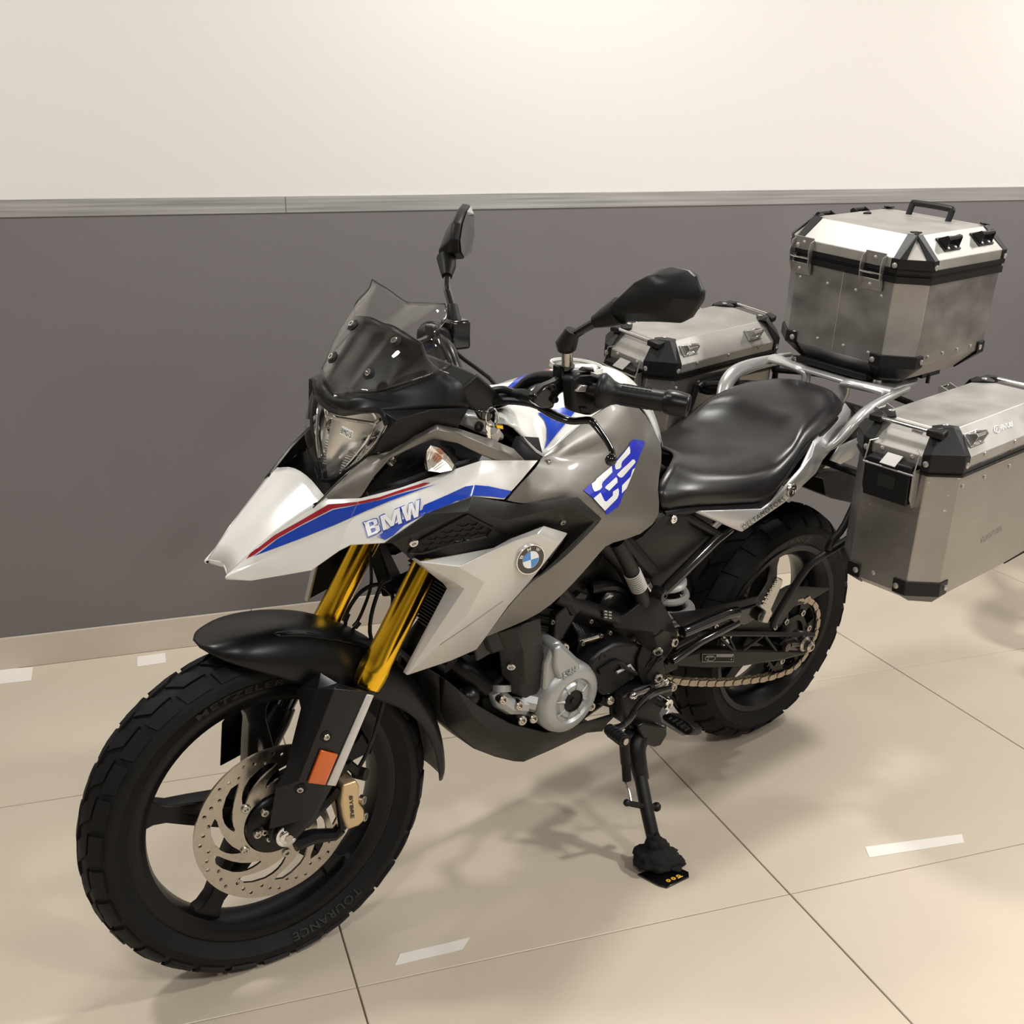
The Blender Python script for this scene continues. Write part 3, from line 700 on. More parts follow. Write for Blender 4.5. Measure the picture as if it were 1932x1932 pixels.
LN = grid('headlight_lens', HLI, LENS, HL, mir=True, solid=.0, dense=4, out=(1.9, 0, 1.2))
decal('paper_label', LN, 2, [(413, 1170), (493, 1212), (470, 1272), (394, 1230)], PAPER, BIKE, .0015, 20)
textdecal('label_writing', 'BMG15', LN, 2, [(402, 1222), (474, 1260), (486, 1222), (412, 1186)], INK, BIKE, off=.0024, step=20)
# ---- cowl
CW = [[(700, 418, 0), (770, 436, .03), (850, 480, .058), (910, 520, .08), (985, 565, .10)],
      [(640, 600, 0), (710, 630, .03), (785, 655, .058), (880, 680, .085), (1040, 700, .118)],
      [(445, 880, 0), (530, 902, .03), (635, 900, .056), (790, 880, .09), (1150, 785, .132)],
      [(335, 972, 0), (425, 985, .03), (520, 970, .055), (790, 958, .098), (1278, 869, .152)],
      [(330, 1052, 0), (408, 1074, .03), (484, 1068, .055), (692, 1062, .102), (1332, 1038, .162)]]
CO = grid('instrument_cowl', CW, BLK, BIKE, 'B', 2, mir=True, solid=.004, dense=4, out=(2, 0, 1.6))
panel('cowl_side', dict(a=(692, 1062, .102), b=(738, 1165, .117), c=(700, 1240, .115), d=(635, 1380, .104), k=(745, 1350, .112), e=(850, 1305, .128), f=(1082, 1172, .150), g=(1252, 1192, .162), h=(1332, 1038, .162), i=(1060, 1050, .145), j=(800, 1130, .135)),
      ['a b j', 'a j i h', 'b c j', 'c d k j', 'k e j', 'j e f i', 'i f g h'], BLK, BIKE, 'B', 2, smooth=30)
lip = [B(2, 205, 880, -.0), ]
mb = MB(); mb.tube([B(2, 330, 1058, 0), B(2, 408, 1080, .03), B(2, 484, 1074, .055), B(2, 570, 1060, .075), B(2, 690, 1068, .102), B(2, 735, 1165, .117)], .005, 8, 4); mb.mirrored(); mb.out('cowl_lower_lip', BLK, BIKE)
panel('nose_gap_filler', dict(a=(600, 1390, .085), b=(700, 1230, .09), c=(1000, 1100, .11), d=(1250, 1120, .13), e=(1250, 1230, .14), f=(1090, 1215, .135), g=(940, 1290, .12), h=(760, 1380, .10)), ['a b c g h', 'c d e f g'], HOLE, BIKE, 'B', 2, solid=.002, bev=0)  # black filler sheet added to keep the gap under the cowl dark
# ---- windscreen
WS = [[(895, 279, 0), (970, 284, .03), (1048, 286, .057), (1110, 288, .083), (1172, 291, .106)],
      [(772, 387, 0), (848, 405, .03), (920, 418, .058), (1040, 408, .09), (1190, 382, .115)],
      [(647, 503, 0), (722, 534, .03), (793, 560, .0575), (940, 556, .093), (1113, 490, .118)],
      [(567, 616, 0), (638, 648, .029), (702, 672, .055), (860, 678, .095), (1150, 592, .130)],
      [(480, 738, 0), (546, 768, .027), (608, 792, .0515), (810, 802, .098), (1221, 716, .143)],
      [(350, 940, 0), (425, 944, .026), (512, 935, .049), (730, 920, .092), (1183, 768, .142)]]
WS = [[pt(p, 'B', 2) + Vector((.004, 0, .002)) for p in r] for r in WS]
SCN = grid('windscreen', WS, SCREEN, BIKE, 'B', None, mir=True, solid=.003, dense=4, out=(2, 0, 1.6))
wsr = WS
mb = MB(); mb.tube(catmull(wsr[0], 4, True), .0014, 6); mb.tube([r[-1] for r in wsr], .0014, 6, 4); mb.tube(catmull(wsr[5], 4, True), .0014, 6); mb.mirrored(); mb.out('windscreen_edge', glass_mat('acrylic_edge', (.55, .55, .53), .9, .1), SCN)
for q in ((795, 560), (605, 790)):
    p, n = onto(SCN, 2, q[0], q[1], .0)
    for s in (1, -1):
        p_ = Vector((p.x, p.y * s, p.z)); nn = Vector((n.x, n.y * s, n.z))
        b = MB().lathe(p_, nn, [(-.004, .0001), (-.004, .0085), (.0002, .0108), (.0008, .0115), (.0012, .0108), (.0012, .0001)], 20).out('screen_grommet', HOLE, SCN)
        bolt(p_ + nn * .001, nn, .0062, .004, SCN, None, CHR, 'screen_screw')
# ---- turn signals
def lens_shape(ring, tip, m_, name, parent):
    mb = MB(); mb.add(list(ring) + [tip], [(i, (i + 1) % len(ring), len(ring)) for i in range(len(ring))]); return mb
for s in (1, -1):
    def Q(x, y, l): p = B(2, x, y, l - .062); return Vector((p.x, p.y * s, p.z))
    ring = [Q(1050, 1308, .232), Q(1120, 1330, .242), Q(1190, 1400, .25), (Q(1230, 1460, .254)), Q(1215, 1500, .25), Q(1120, 1518, .245), Q(1030, 1505, .238), Q(1016, 1420, .232), Q(1020, 1350, .230)]
    back = [Q(1075, 1305, .20), Q(1160, 1330, .205), Q(1250, 1410, .205), Q(1290, 1470, .205), Q(1270, 1510, .2), Q(1180, 1515, .19), Q(1080, 1490, .18), Q(1050, 1420, .18), Q(1060, 1340, .19)]
    n_ = len(ring); cen = avgp(ring) + Vector((.018, 0, -.004))
    mb = MB(); mb.add(ring + back, [(i, (i + 1) % n_, n_ + (i + 1) % n_, n_ + i) for i in range(n_)] + [[n_ + i for i in range(n_)]])
    TS = mb.out('turn_signal', BLK, BIKE, smooth=50, bev=.002)
    mb = MB(); cc = avgp(ring) + Vector((-.004, 0, 0)); mb.add([p.lerp(cc, .05) for p in ring] + [avgp(ring) + Vector((-.014, -.006 * s, 0))], [(i, (i + 1) % n_, n_) for i in range(n_)]); mb.out('reflector', REFL, TS, smooth=0)
    MB().sphere(avgp(ring) + Vector((-.002, -.004 * s, .001)), .0065, 10).out('amber_bulb', mat('amber_bulb_glass', (.55, .17, .05), .2, coat=.5), TS)
    mb = MB(); mid = [p.lerp(cen, .45) + Vector((.006, 0, 0)) for p in ring]
    mb.add(ring + mid + [cen], [(i, (i + 1) % n_, n_ + (i + 1) % n_, n_ + i) for i in range(n_)] + [(n_ + i, n_ + (i + 1) % n_, 2 * n_) for i in range(n_)]); mb.out('lens', LENS, TS, smooth=60)
    for k in range(1, 8):
        t = k / 8; a = ring[0].lerp(ring[3], t) if t < .9 else ring[3]; b2 = ring[7].lerp(ring[5], t)
        MB().tube([a.lerp(cen, .25), b2.lerp(cen, .25)], .0008, 4).out('lens_rib', REFL, TS)
    MB().tube([Q(1120, 1400, .20), Q(1180, 1370, .16)], .014, 10).out('stalk', BLK, TS)
# ---- black scoop
SP = dict(s0=(1, 1203, 790, .182), s1=(1, 1468, 606, .207), s2=(1, 1742, 502, .223), s4=(4, 520, 587, .229), s5=(4, 928, 528, .238), s6=(4, 1106, 690, .229), s7=(4, 850, 958, .230), s8=(4, 600, 1143, .220),
          t0=(1, 1255, 790, .190), t1b=(1, 1485, 690, .214), t1=(4, 130, 640, .236), t2=(4, 395, 710, .232), t3=(4, 900, 590, .244), t4=(4, 1050, 712, .236), t6=(4, 800, 960, .226),
          u0=(1, 1372, 888, .184), u1=(4, 0, 972, .206), u2=(4, 370, 900, .212), u3=(4, 445, 828, .214), u4=(4, 682, 742, .218), u5=(4, 860, 800, .206), u6=(4, 620, 1130, .204), v1=(4, 300, 770, .214), v2=(4, 0, 840, .206))
SCP = panel('side_scoop', SP, ['s0 s1 t1b t0', 's1 s2 t1 t1b', 's2 s4 t2 t1', 's4 s5 t3 t2', 's5 s6 t4 t3', 't0 t1b v2 u0', 't1b t1 v1 v2', 't1 t2 v1', 'v2 v1 u2 u1', 'u0 v2 u1', 'v1 t2 u3 u2', 't2 t3 u4 u3', 't3 t4 u5 u4', 't4 s6 s7 t6', 't4 t6 u5', 't6 s7 s8 u6', 'u5 t6 u6'],
      DGREY, BIKE, 'B', 4, solid=.005, bev=.003)
op = [(1350, 845), (1430, 760), (1560, 690), (1705, 612), (1862, 690), (1822, 745), (1640, 790), (1440, 842)]
decal('grille_shade', SCP, 1, op, HOLE, SCP, .0016, 25)  # dark sheet laid on the scoop as the shade behind the grille
fr_ = [onto(SCP, 1, x, y, .003)[0] for x, y in op]
MB().tube(fr_ + [fr_[0]], .0022, 6).out('grille_frame', BLK, SCP)
def inpoly(x, y, P_):
    c = False
    for i in range(len(P_)):
        (x1, y1), (x2, y2) = P_[i], P_[i - 1]
        if (y1 > y) != (y2 > y) and x < (x2 - x1) * (y - y1) / (y2 - y1) + x1: c = not c
    return c
mb = MB()
for i in range(-2, 14):
    for j in range(-3, 12):
        cx = 1340 + i * 62 + (j % 2) * 31; cy = 600 + j * 30 - (cx - 1500) * .12
        hx = [(cx + a * 29, cy + b * 13) for a, b in ((-1, .25), (-.45, 1), (.55, .8), (1, -.25), (.45, -1), (-.55, -.8))]
        if all(inpoly(a, b, op) for a, b in hx):
            P_ = [onto(SCP, 1, a, b, .0028)[0] for a, b in hx]; mb.tube(P_[0:4], .0011, 4)
g_ = mb.out('honeycomb_grille', DARK, SCP); g_['kind'] = 'stuff'
boltat(SCP, 1, 1382, 778, SCP, .008, .005, CHR)
boltat(SCP, 4, 815, 712, SCP, .006, .003, STL)
# ---- silver fairing
SF = dict(p1=(1, 1425, 902, .203), p0=(1, 1372, 886, .184), p2=(1, 1932, 803, .216), p3=(4, 440, 832, .228), p4=(4, 682, 742, .232), p5=(4, 855, 797, .226), p6=(4, 800, 872, .230), p7=(4, 585, 1143, .226), p8=(4, 420, 1328, .215), p9=(4, 272, 1535, .203), p10=(4, 190, 1645, .192),
          p11=(4, 0, 1728, .186), p12=(1, 1345, 1592, .172), p13=(1, 1320, 1572, .160), q0=(1, 1690, 1068, .220), q1=(1, 1640, 1030, .214), g0=(1, 1587, 1062, .190), g1=(1, 1560, 1030, .188), r1=(4, 470, 852, .236), r2=(4, 640, 800, .242), r3=(4, 795, 866, .236), m0=(4, 250, 1150, .238), m1=(4, 60, 1040, .226), x1=(4, 110, 1420, .224))
SFO = panel('silver_fairing', SF, ['p0 p1 q1 g1', 'g1 q1 q0 g0', 'g0 q0 p12 p13', 'p1 p2 m1 q1', 'q1 m1 q0', 'p2 p3 r1 m1', 'p3 p4 r2 r1', 'p4 p5 r3 r2', 'p5 p6 r3', 'm1 r1 m0', 'r1 r2 p7 m0', 'r2 r3 p6 p7', 'q0 m1 m0 x1', 'm0 p7 p8 x1', 'x1 p8 p9 p10', 'q0 x1 p12', 'x1 p10 p11 p12'],
      SILV, BIKE, 'B', 4, solid=.005, bev=.0025, smooth=22)
decal('fairing_groove_line', SFO, 1, [(1545, 1404), (1700, 1300), (1928, 1138), (1932, 1141), (1702, 1304), (1546, 1408)], GINK, SFO, .0005, 30)  # the groove's shade is drawn as a thin grey line
# roundel
rc_, rn_ = onto(SFO, 4, 567, 975, .0)
rn_ = (rn_ + Vector((.22, .95, .12))).normalized(); rc_ = rc_ + rn_ * .0045
ux = Vector((-1, 0, 0)); ux = (ux - rn_ * ux.dot(rn_)).normalized(); uz = rn_.cross(ux); 
if uz.z < 0: uz = -uz
RD = MB().lathe(rc_ - rn_ * .006, rn_, [(0, .0001), (0, .029), (.008, .029), (.0100, .0282), (.0100, .0266), (.0092, .0264), (.0092, .0001)], 48).out('round_badge', CHR, BIKE)
def rpt(r, a, h=.0058): return rc_ + rn_ * h + ux * (r * math.cos(R(a))) + uz * (r * math.sin(R(a)))
def sector(r0, r1, a0, a1, h):
    n = max(2, int((a1 - a0) / 6)); v = []; 
    for i in range(n + 1):
        a = a0 + (a1 - a0) * i / n; v += [rpt(r0, a, h), rpt(r1, a, h)]
    return v, [(2 * i, 2 * i + 1, 2 * i + 3, 2 * i + 2) for i in range(n)]
MB().add(*sector(.0001, .0262, 0, 360, .0035)).out('badge_ring', mat('black_enamel', (.01, .01, .012), .08, coat=.8), RD)
MB().add(*sector(.0001, .0165, 0, 360, .0039)).out('badge_rim', CHR, RD)
for k in range(4): MB().add(*sector(.0003, .0157, 90 * k + 8, 90 * k + 98, .0043)).out('badge_quadrant', SKYB if k % 2 else WDEC, RD)
for ch, ac in (('B', 148), ('M', 98), ('W', 48)):
    v, f = text2d(ch, .02, 1, 2); wd = .0085 if ch != 'W' else .0105; vs = []
    for u, t in v: 
        rr = .0182 + .0068 * t; a = ac + 8 - math.degrees((u - .5) * wd / .0267); vs.append(rpt(rr, a, .0045))
    build('badge_letter', vs, f, mat('silver_print', (.7, .7, .7), .2, .8), RD, smooth=0, out=tuple(rc_ + rn_))
# ---- tank
TKC = [(.935, 0, 1.015), (.89, 0, 1.046), (.82, 0, 1.072), (.74, 0, 1.082), (.66, 0, 1.073), (.585, 0, 1.042), (.52, 0, .985), (.475, 0, .920), (.452, 0, .868)]
TKE = [(3, 470, 1560, .115), (3, 600, 1600, .13), (3, 790, 1795, .155), (3, 925, 1680, .143), (3, 1045, 1578, .132), (3, 1235, 1442, .112), (3, 1345, 1400, .092), (3, 1470, 1500, .066), (3, 1568, 1712, .045)]
rows = []
for c, e in zip(TKC, TKE):
    c = Vector(c); e = pt(e, 'B'); cr = Vector((0, 0, .010))
    rows.append([c, c.lerp(e, .35) + cr, c.lerp(e, .7) + cr, e])
TK = grid('fuel_tank_cover', rows, WHITE, BIKE, mir=True, solid=.004, dense=4, out=(.8, 0, 2.))
TG = dict(a0=(3, 792, 1797, .157), a1=(3, 1042, 1582, .134), a2=(3, 1237, 1445, .113), a3=(3, 1345, 1402, .093), a4=(3, 1470, 1502, .067), a5=(3, 1568, 1712, .046), n1=(3, 925, 1682, .146),
          b0=(4, 660, 245, .170), b1=(3, 960, 1775, .166), b2=(3, 1180, 1645, .162), b3=(3, 1415, 1548, .142), b4=(3, 1505, 1690, .105), k1=(3, 1010, 1800, .160), k2=(3, 1200, 1730, .158),
          c0=(4, 640, 310, .196), c1=(4, 880, 330, .188), c2=(4, 1130, 260, .178), c3=(4, 1340, 112, .158), c4=(4, 1500, 230, .118), c5=(4, 1548, 262, .10),
          d0=(4, 415, 555, .226), d1=(4, 512, 430, .213), d2=(4, 905, 472, .226), d3=(4, 1040, 555, .224), d4=(4, 1225, 420, .190), d5=(4, 1400, 400, .160), d6=(4, 1492, 490, .138),
          e0=(4, 700, 500, .226), e1=(4, 1108, 692, .228), e2=(4, 1240, 620, .200), e3=(4, 1420, 600, .168), e4=(4, 1553, 652, .152), w1=(4, 520, 588, .226), u1=(4, 740, 562, .224), u2=(4, 925, 540, .229), u3=(4, 1092, 694, .222), h0=(4, 1300, 720, .195), h1=(4, 1398, 822, .165),
          f1=(4, 1000, 812, .230), g1=(4, 1150, 862, .195), f2=(4, 850, 958, .230), g2=(4, 1105, 920, .200), f3=(4, 700, 1090, .226), g3=(4, 960, 1090, .202), f4=(4, 585, 1145, .220), g4=(4, 815, 1245, .198), f5=(4, 420, 1330, .213), g5=(4, 655, 1385, .190), f6=(4, 262, 1550, .202), g6=(4, 440, 1478, .186))
TGF = ['a0 n1 b1 b0', 'n1 a1 b2 b1', 'a1 a2 b3 b2', 'a2 a3 b3', 'a3 a4 b4 b3', 'a4 a5 c5 b4', 'b1 b2 k2 k1', 'b2 b3 c3 k2', 'b0 b1 k1', 'b0 k1 c1 c0', 'k1 k2 c2 c1', 'k2 c3 c2', 'b3 b4 c4 c3', 'b4 c5 c4', 'c0 c1 e0 d1', 'd1 e0 w1 d0', 'c1 d2 e0', 'e0 d2 w1', 'w1 d2 u2 u1', 'd2 d3 u3 u2', 'd3 e1 u3', 'c1 c2 d4 d2', 'd2 d4 d3', 'c2 c3 d5 d4', 'c3 c4 d5', 'c4 c5 d6 d5', 'd3 d4 e2 e1', 'd4 d5 e3 e2', 'd5 d6 e4 e3', 'e2 e3 h0', 'e3 e4 h1 h0', 'e1 e2 h0 f1', 'h0 h1 g1 f1', 'f1 g1 g2 f2', 'f2 g2 g3 f3', 'f3 g3 g4 f4', 'f4 g4 g5 f5', 'f5 g5 g6 f6']
TS_ = panel('tank_side_cover', TG, TGF, GREY, BIKE, 'B', 4, solid=.004, bev=.0, sub=1, smooth=38)
bake(TS_)
# flat black sheet for the shade in the opening between tank and nose
panel('tank_gap_shade', dict(a=(3, 555, 1790, .14), b=(3, 610, 1660, .135), c=(3, 760, 1670, .145), d=(3, 790, 1795, .152), e=(3, 760, 1840, .17), f=(3, 660, 1830, .17)), ['a b c d e f'], HOLE, BIKE, 'B', 3, solid=.002, bev=0)
decal('tank_blue_stripe', TK, 3, [(752, 1512), (985, 1462), (1000, 1500), (945, 1570), (870, 1660), (795, 1752), (812, 1680), (812, 1610), (795, 1560)], BLUE, TK, .002, 14)
for s_, m_, q in ((1, BLUE, [(545, 1345), (640, 1262), (740, 1222), (820, 1212), (780, 1245), (700, 1290), (640, 1345)]), (1, RED, [(640, 1345), (700, 1290), (780, 1245), (815, 1215), (840, 1212), (780, 1260), (690, 1345)])):
    decal('tank_stripe', TK, 3, q, m_, TK, .0015, 14)
cp, cn = onto(TK, 3, 1055, 1222, 0)
cn = Vector((-.06, 0, 1)).normalized(); cp = Vector((cp.x, 0, cp.z - .002))
FC = MB().lathe(cp - cn * .004, cn, [(0, .0001), (0, .050), (.004, .050), (.005, .049), (.007, .045), (.005, .044), (.005, .036), (.009, .034), (.009, .0001)], 40).out('fuel_cap', mat('matt_silver_cap', (.30, .30, .30), .4, .8), BIKE)
MB().lathe(cp + cn * .0105, cn, [(-.006, .049), (-.001, .0500), (-.001, .0525), (-.010, .0535)], 40).out('cap_ring', WHITE, FC)
# sticker on the tank
gs = [(68, 720), (150, 645), (215, 600), (425, 405), (470, 350), (650, 150), (665, 105), (700, 70), (740, 62), (845, 85), (855, 105), (850, 130), (735, 400), (620, 690), (575, 770), (540, 870), (510, 930), (470, 955), (385, 1020), (360, 1022), (345, 990), (190, 820)]
GSD = decal('blue_sticker', TS_, 15, gs, BLUE2, TS_, .0016, 30)
for q in ([(650, 150), (662, 200), (660, 240), (560, 345), (548, 375), (545, 420), (520, 442), (480, 452), (466, 430), (465, 370), (500, 330)],
          [(690, 320), (715, 322), (730, 350), (715, 375), (570, 540), (545, 555), (515, 545), (492, 520), (500, 505)],
          [(725, 425), (615, 690), (552, 757), (555, 655), (665, 540), (690, 450)],
          [(425, 405), (432, 485), (310, 610), (296, 640), (298, 680), (270, 715), (200, 738), (175, 690), (165, 640), (215, 600), (228, 575)],
          [(480, 548), (495, 570), (498, 615), (390, 725), (335, 690), (345, 670)],
          [(278, 745), (330, 855), (355, 862), (435, 785), (438, 735), (505, 690), (515, 720), (512, 775), (495, 820), (335, 980), (190, 820)]):
    decal('sticker_lettering', TS_, 15, q, WDEC, TS_, .0026, 25)
boltat(TS_, 4, 712, 275, TS_, .006, .003, STL)
# ---- seat, tail
SE = [[(.45, 0, .868), (.47, .05, .872), (.53, .095, .870), (.588, .118, .838), (.590, .135, .81), (.581, .140, .790)],
      [(.38, 0, .850), (.395, .07, .853), (.47, .125, .853), (.508, .155, .83), (.512, .160, .805), (.503, .152, .788)],
      [(.29, 0, .839), (.30, .08, .843), (.37, .146, .836), (.385, .170, .812), (.388, .173, .79), (.38, .164, .772)],
      [(.21, 0, .845), (.21, .08, .85), (.27, .150, .833), (.275, .174, .805), (.28, .176, .78), (.285, .166, .764)],
      [(.15, 0, .876), (.15, .08, .878), (.20, .145, .860), (.21, .166, .835), (.215, .170, .818), (.225, .163, .808)],
      [(.10, 0, .918), (.10, .08, .917), (.14, .135, .900), (.15, .156, .875), (.155, .158, .862), (.16, .154, .852)],
      [(.01, 0, .943), (.01, .07, .943), (.04, .120, .928), (.045, .142, .908), (.048, .144, .900), (.05, .138, .892)],
      [(-.07, 0, .942), (-.065, .05, .941), (-.05, .09, .930), (-.045, .108, .918), (-.043, .110, .911), (-.04, .106, .904)],
      [(-.125, 0, .918), (-.118, .03, .917), (-.10, .06, .911), (-.095, .074, .905), (-.093, .076, .90), (-.09, .074, .892)]]
SEAT = grid('seat', SE, LEA, BIKE, mir=True, solid=.01, dense=4, out=(.3, 0, 2.2))
mb = MB(); mb.tube([Vector(r[-1]) + Vector((.004, .004, -.002)) for r in SE], .006, 8, 4); mb.mirrored(); mb.out('seat_base_edge', BLK, SEAT)
TP = dict(a0=(352, 1190, .160), a1=(400, 1177, .170), b0=(835, 1157, .180), b1=(905, 1100, .180), b2=(1112, 860, .170), b3=(1212, 662, .158), b4=(1300, 575, .142), b5=(1425, 440, .118), b6=(1450, 385, .108), c7=(1492, 440, .116), c6=(1497, 540, .128), c5=(1418, 660, .146), c4=(1342, 738, .160), c3=(1290, 800, .166), c2=(1235, 902, .174), c1=(1010, 1112, .184), c0=(690, 1331, .182),
          m0=(830, 1195, .184), m1=(1085, 940, .182), m2=(1205, 780, .176), m3=(1225, 700, .168), m4=(1400, 520, .136))
TPN = panel('tail_panel', TP, ['a0 a1 m0 c0', 'a1 b0 m0', 'b0 b1 m0', 'b1 b2 m1 m0', 'b2 b3 m3 m2', 'b2 m2 m1', 'b3 b4 m3', 'b4 b5 m4 m3', 'b5 b6 c7 m4', 'm4 c7 c6', 'm4 c6 c5 m3', 'm3 c5 c4 m2', 'm2 c4 c3', 'm2 c3 c2 m1', 'm1 c2 c1', 'm0 m1 c1 c0'], RAIL, BIKE, 'B', 12, solid=.005, bev=.002, smooth=25)
textdecal('tail_lettering', 'DELTAMOTORS', TPN, 12, [(702, 1312), (1008, 1094), (988, 1066), (690, 1278)], INK, TPN, off=.0025, sp=1.15)
p, n = onto(TPN, 12, 1049, 1020, 0)
TRB = MB().lathe(p, n, [(-.003, .0001), (-.003, .0165), (.004, .0165), (.006, .0150), (.0055, .0125), (.004, .0122), (.004, .0001)], 32).out('round_tail_badge', STL, BIKE)
MB().lathe(p + n * .0042, n, [(0, .0001), (0, .0115)], 24).out('badge_face', INK, TRB)
for q in ([(1030, 1040), (1045, 1005), (1062, 1000), (1070, 1015)], [(1050, 1045), (1056, 1020), (1046, 1016)], [(1066, 1036), (1072, 1012)]):
    MB().tube([onto(TPN, 12, a, b, .0050)[0] for a, b in q], .0012, 5).out('badge_emblem', CHR, TRB)
panel('tail_lower_panel', dict(a=(1290, 868, .140), b=(1340, 800, .140), c=(1400, 705, .135), d=(1545, 640, .105), e=(1550, 715, .100), f=(1500, 790, .110), g=(1385, 852, .125), m=(1420, 770, .130)), ['a b m g', 'b c m', 'c d e m', 'm e f g'], RAIL, BIKE, 'B', 12, solid=.004, smooth=25)
# tail interior, under-tray, number plate base
tb_ = MB()
tb_.prism([(.10, .115, .865), (-.13, .09, .90), (-.20, .085, .885), (-.16, .09, .80), (.0, .12, .765), (.16, .13, .76), (.20, .13, .79)], (0, -.23, 0)); tb_.out('tail_frame_cover', BLK, BIKE, bev=.006)
MB().prism([B(12, 1290, 875, .11), B(12, 1230, 915, .13), B(12, 1235, 930, .13), B(12, 1290, 945, .12), B(12, 1308, 1060, .12), B(12, 1350, 1085, .12), B(12, 1560, 1135, .05), B(12, 1600, 880, .02)], (0, -.19, 0)).out('rear_mudflap', BLK, BIKE, bev=.006)
# grab rails
for s in (1, -1):
    def S(x, y, z): return (x, y * s, z)
    mb = MB()
    mb.tube([S(.07, .15, .84), S(.050, .172, .868), S(.028, .186, .905), S(-.004, .190, .930), S(-.055, .187, .943), S(-.13, .178, .951), S(-.20, .168, .954)], [.012, .017, .019, .019, .018, .016, .015], 14, 5, flat=((0, 0, 1), .6))
    mb.tube([S(-.135, .172, .957), S(-.125, .14, .958), S(-.115, .105, .958), S(-.11, .072, .957), S(-.115, .058, .948), S(-.115, .055, .925), S(-.105, .055, .895)], [.020, .019, .018, .018, .018, .018, .014], 14, 5, flat=((0, 0, 1), .6))
    mb.out('grab_rail', RAIL, BIKE, smooth=60)
MB().prism([(-.10, .17, .953), (-.10, -.17, .953), (-.30, -.14, .945), (-.42, -.07, .94), (-.42, .07, .94), (-.30, .14, .945)], (0, 0, .010)).out('rack_plate', RAIL, BIKE, bev=.003)
MB().prism([(-.13, .10, .966), (-.13, -.10, .966), (-.40, -.11, .955), (-.40, .11, .955)], (0, 0, .018)).out('case_mounting_plate', BLK, BIKE, bev=.004)
mb = MB()
for x, y in ((-.15, .12), (-.15, -.12), (-.3, .1), (-.3, -.1)): mb.lathe((x, y, .96), (0, 0, 1), [(0, .0001), (0, .011), (.014, .011), (.014, .0001)], 12)
mb.out('rack_bolts', STL, BIKE)
# ---- pannier racks: tubes and hoops
for s in (1, -1):
    def Y(p): return Vector((p.x, p.y * s, p.z))
    mb = MB()
    mb.tube([Y(B(7, 1085, 1160, .205)), Y(B(7, 1120, 1070, .215)), Y(B(7, 1300, 790, .235)), Y(B(7, 1420, 690, .25)), Y(B(7, 1560, 600, .262)), Vector((.0, .268 * s, .70))], .0085, 10, 4)
    mb.tube([Y(B(7, 1450, 650, .255)), Y(B(7, 1480, 590, .262)), Y(B(7, 1560, 490, .268)), Vector((.06, .268 * s, .82)), Vector((.04, .268 * s, .885))], .0085, 10, 3)
    mb.tube([(.06, .268 * s, .68), (-.25, .268 * s, .70), (-.28, .268 * s, .73), (-.28, .268 * s, .88), (-.25, .262 * s, .90), (.0, .262 * s, .89), (.04, .262 * s, .88)], .0085, 10, 3)
    mb.tube([(.02, .262 * s, .885), (-.02, .20 * s, .90), (-.08, .12 * s, .91)], .008, 8)
    mb.tube([(-.26, .262 * s, .89), (-.26, .15 * s, .91), (-.24, .1 * s, .92)], .008, 8)
    mb.out('pannier_rack', BLK, BIKE)
mb = MB(); mb.tube([(.03, .26, .80), (.02, -.26, .80)], .008, 8); mb.out('rack_cross_tube', BLK, BIKE)
# ================================================================== ENGINE, FRAME, DRIVE
# frame side plate with pivot
FP = dict(a=(7, 0, 1125, .135), b=(7, 110, 1085, .150), c=(7, 205, 1010, .155), d=(7, 255, 960, .155), e=(7, 300, 940, .155), f=(7, 350, 1000, .160), g=(7, 420, 1130, .165), h=(7, 455, 1215, .168), i=(7, 440, 1290, .170), j=(7, 360, 1400, .170), k=(7, 370, 1470, .168), l=(7, 330, 1560, .165), m=(7, 225, 1560, .160), n=(7, 190, 1470, .155), o=(7, 185, 1380, .152), p=(7, 215, 1300, .150), q=(7, 150, 1215, .145), r=(7, 30, 1180, .138), x=(7, 290, 1200, .170))
FPL = panel('pivot_plate', FP, ['a b x r', 'b c x', 'c d e x', 'e f x', 'f g x', 'g h i x', 'i j x', 'r x q', 'q x p', 'p x j o', 'o j k n', 'n k l m'], DARK, BIKE, 'B', 7, solid=.012, bev=.003)
for q in ((425, 1270), (318, 1328), (318, 1506)):
    p, n = onto(FPL, 7, *q, 0); MB().lathe(p, n, [(0, .0001), (0, .0115), (.004, .0115), (.006, .009), (.006, .006), (.003, .0055), (.003, .0001)], 20).out('plate_bolt', STL, FPL)
    MB().lathe(p + n * .0035, n, [(0, .0001), (0, .0055)], 12).out('bolt_socket_shade', HOLE, FPL)  # black disc stands for the shade down the socket
fl_t = MB()
fl_t.prism([onto(FPL, 7, *q, .001)[0] for q in ((285, 1235), (350, 1190), (395, 1200), (335, 1250))], Vector((0, .004, 0)))
fl_t.out('plate_emboss', DGREY, FPL)
for q in ([(240, 1440), (250, 1420), (390, 1360)], [(250, 1478), (375, 1425)], [(262, 1438), (285, 1400), (300, 1425), (345, 1385), (360, 1400)]):
    MB().tube([onto(FPL, 7, a, b, .001)[0] for a, b in q], .0022, 5).out('plate_ribbing', BLK, FPL)
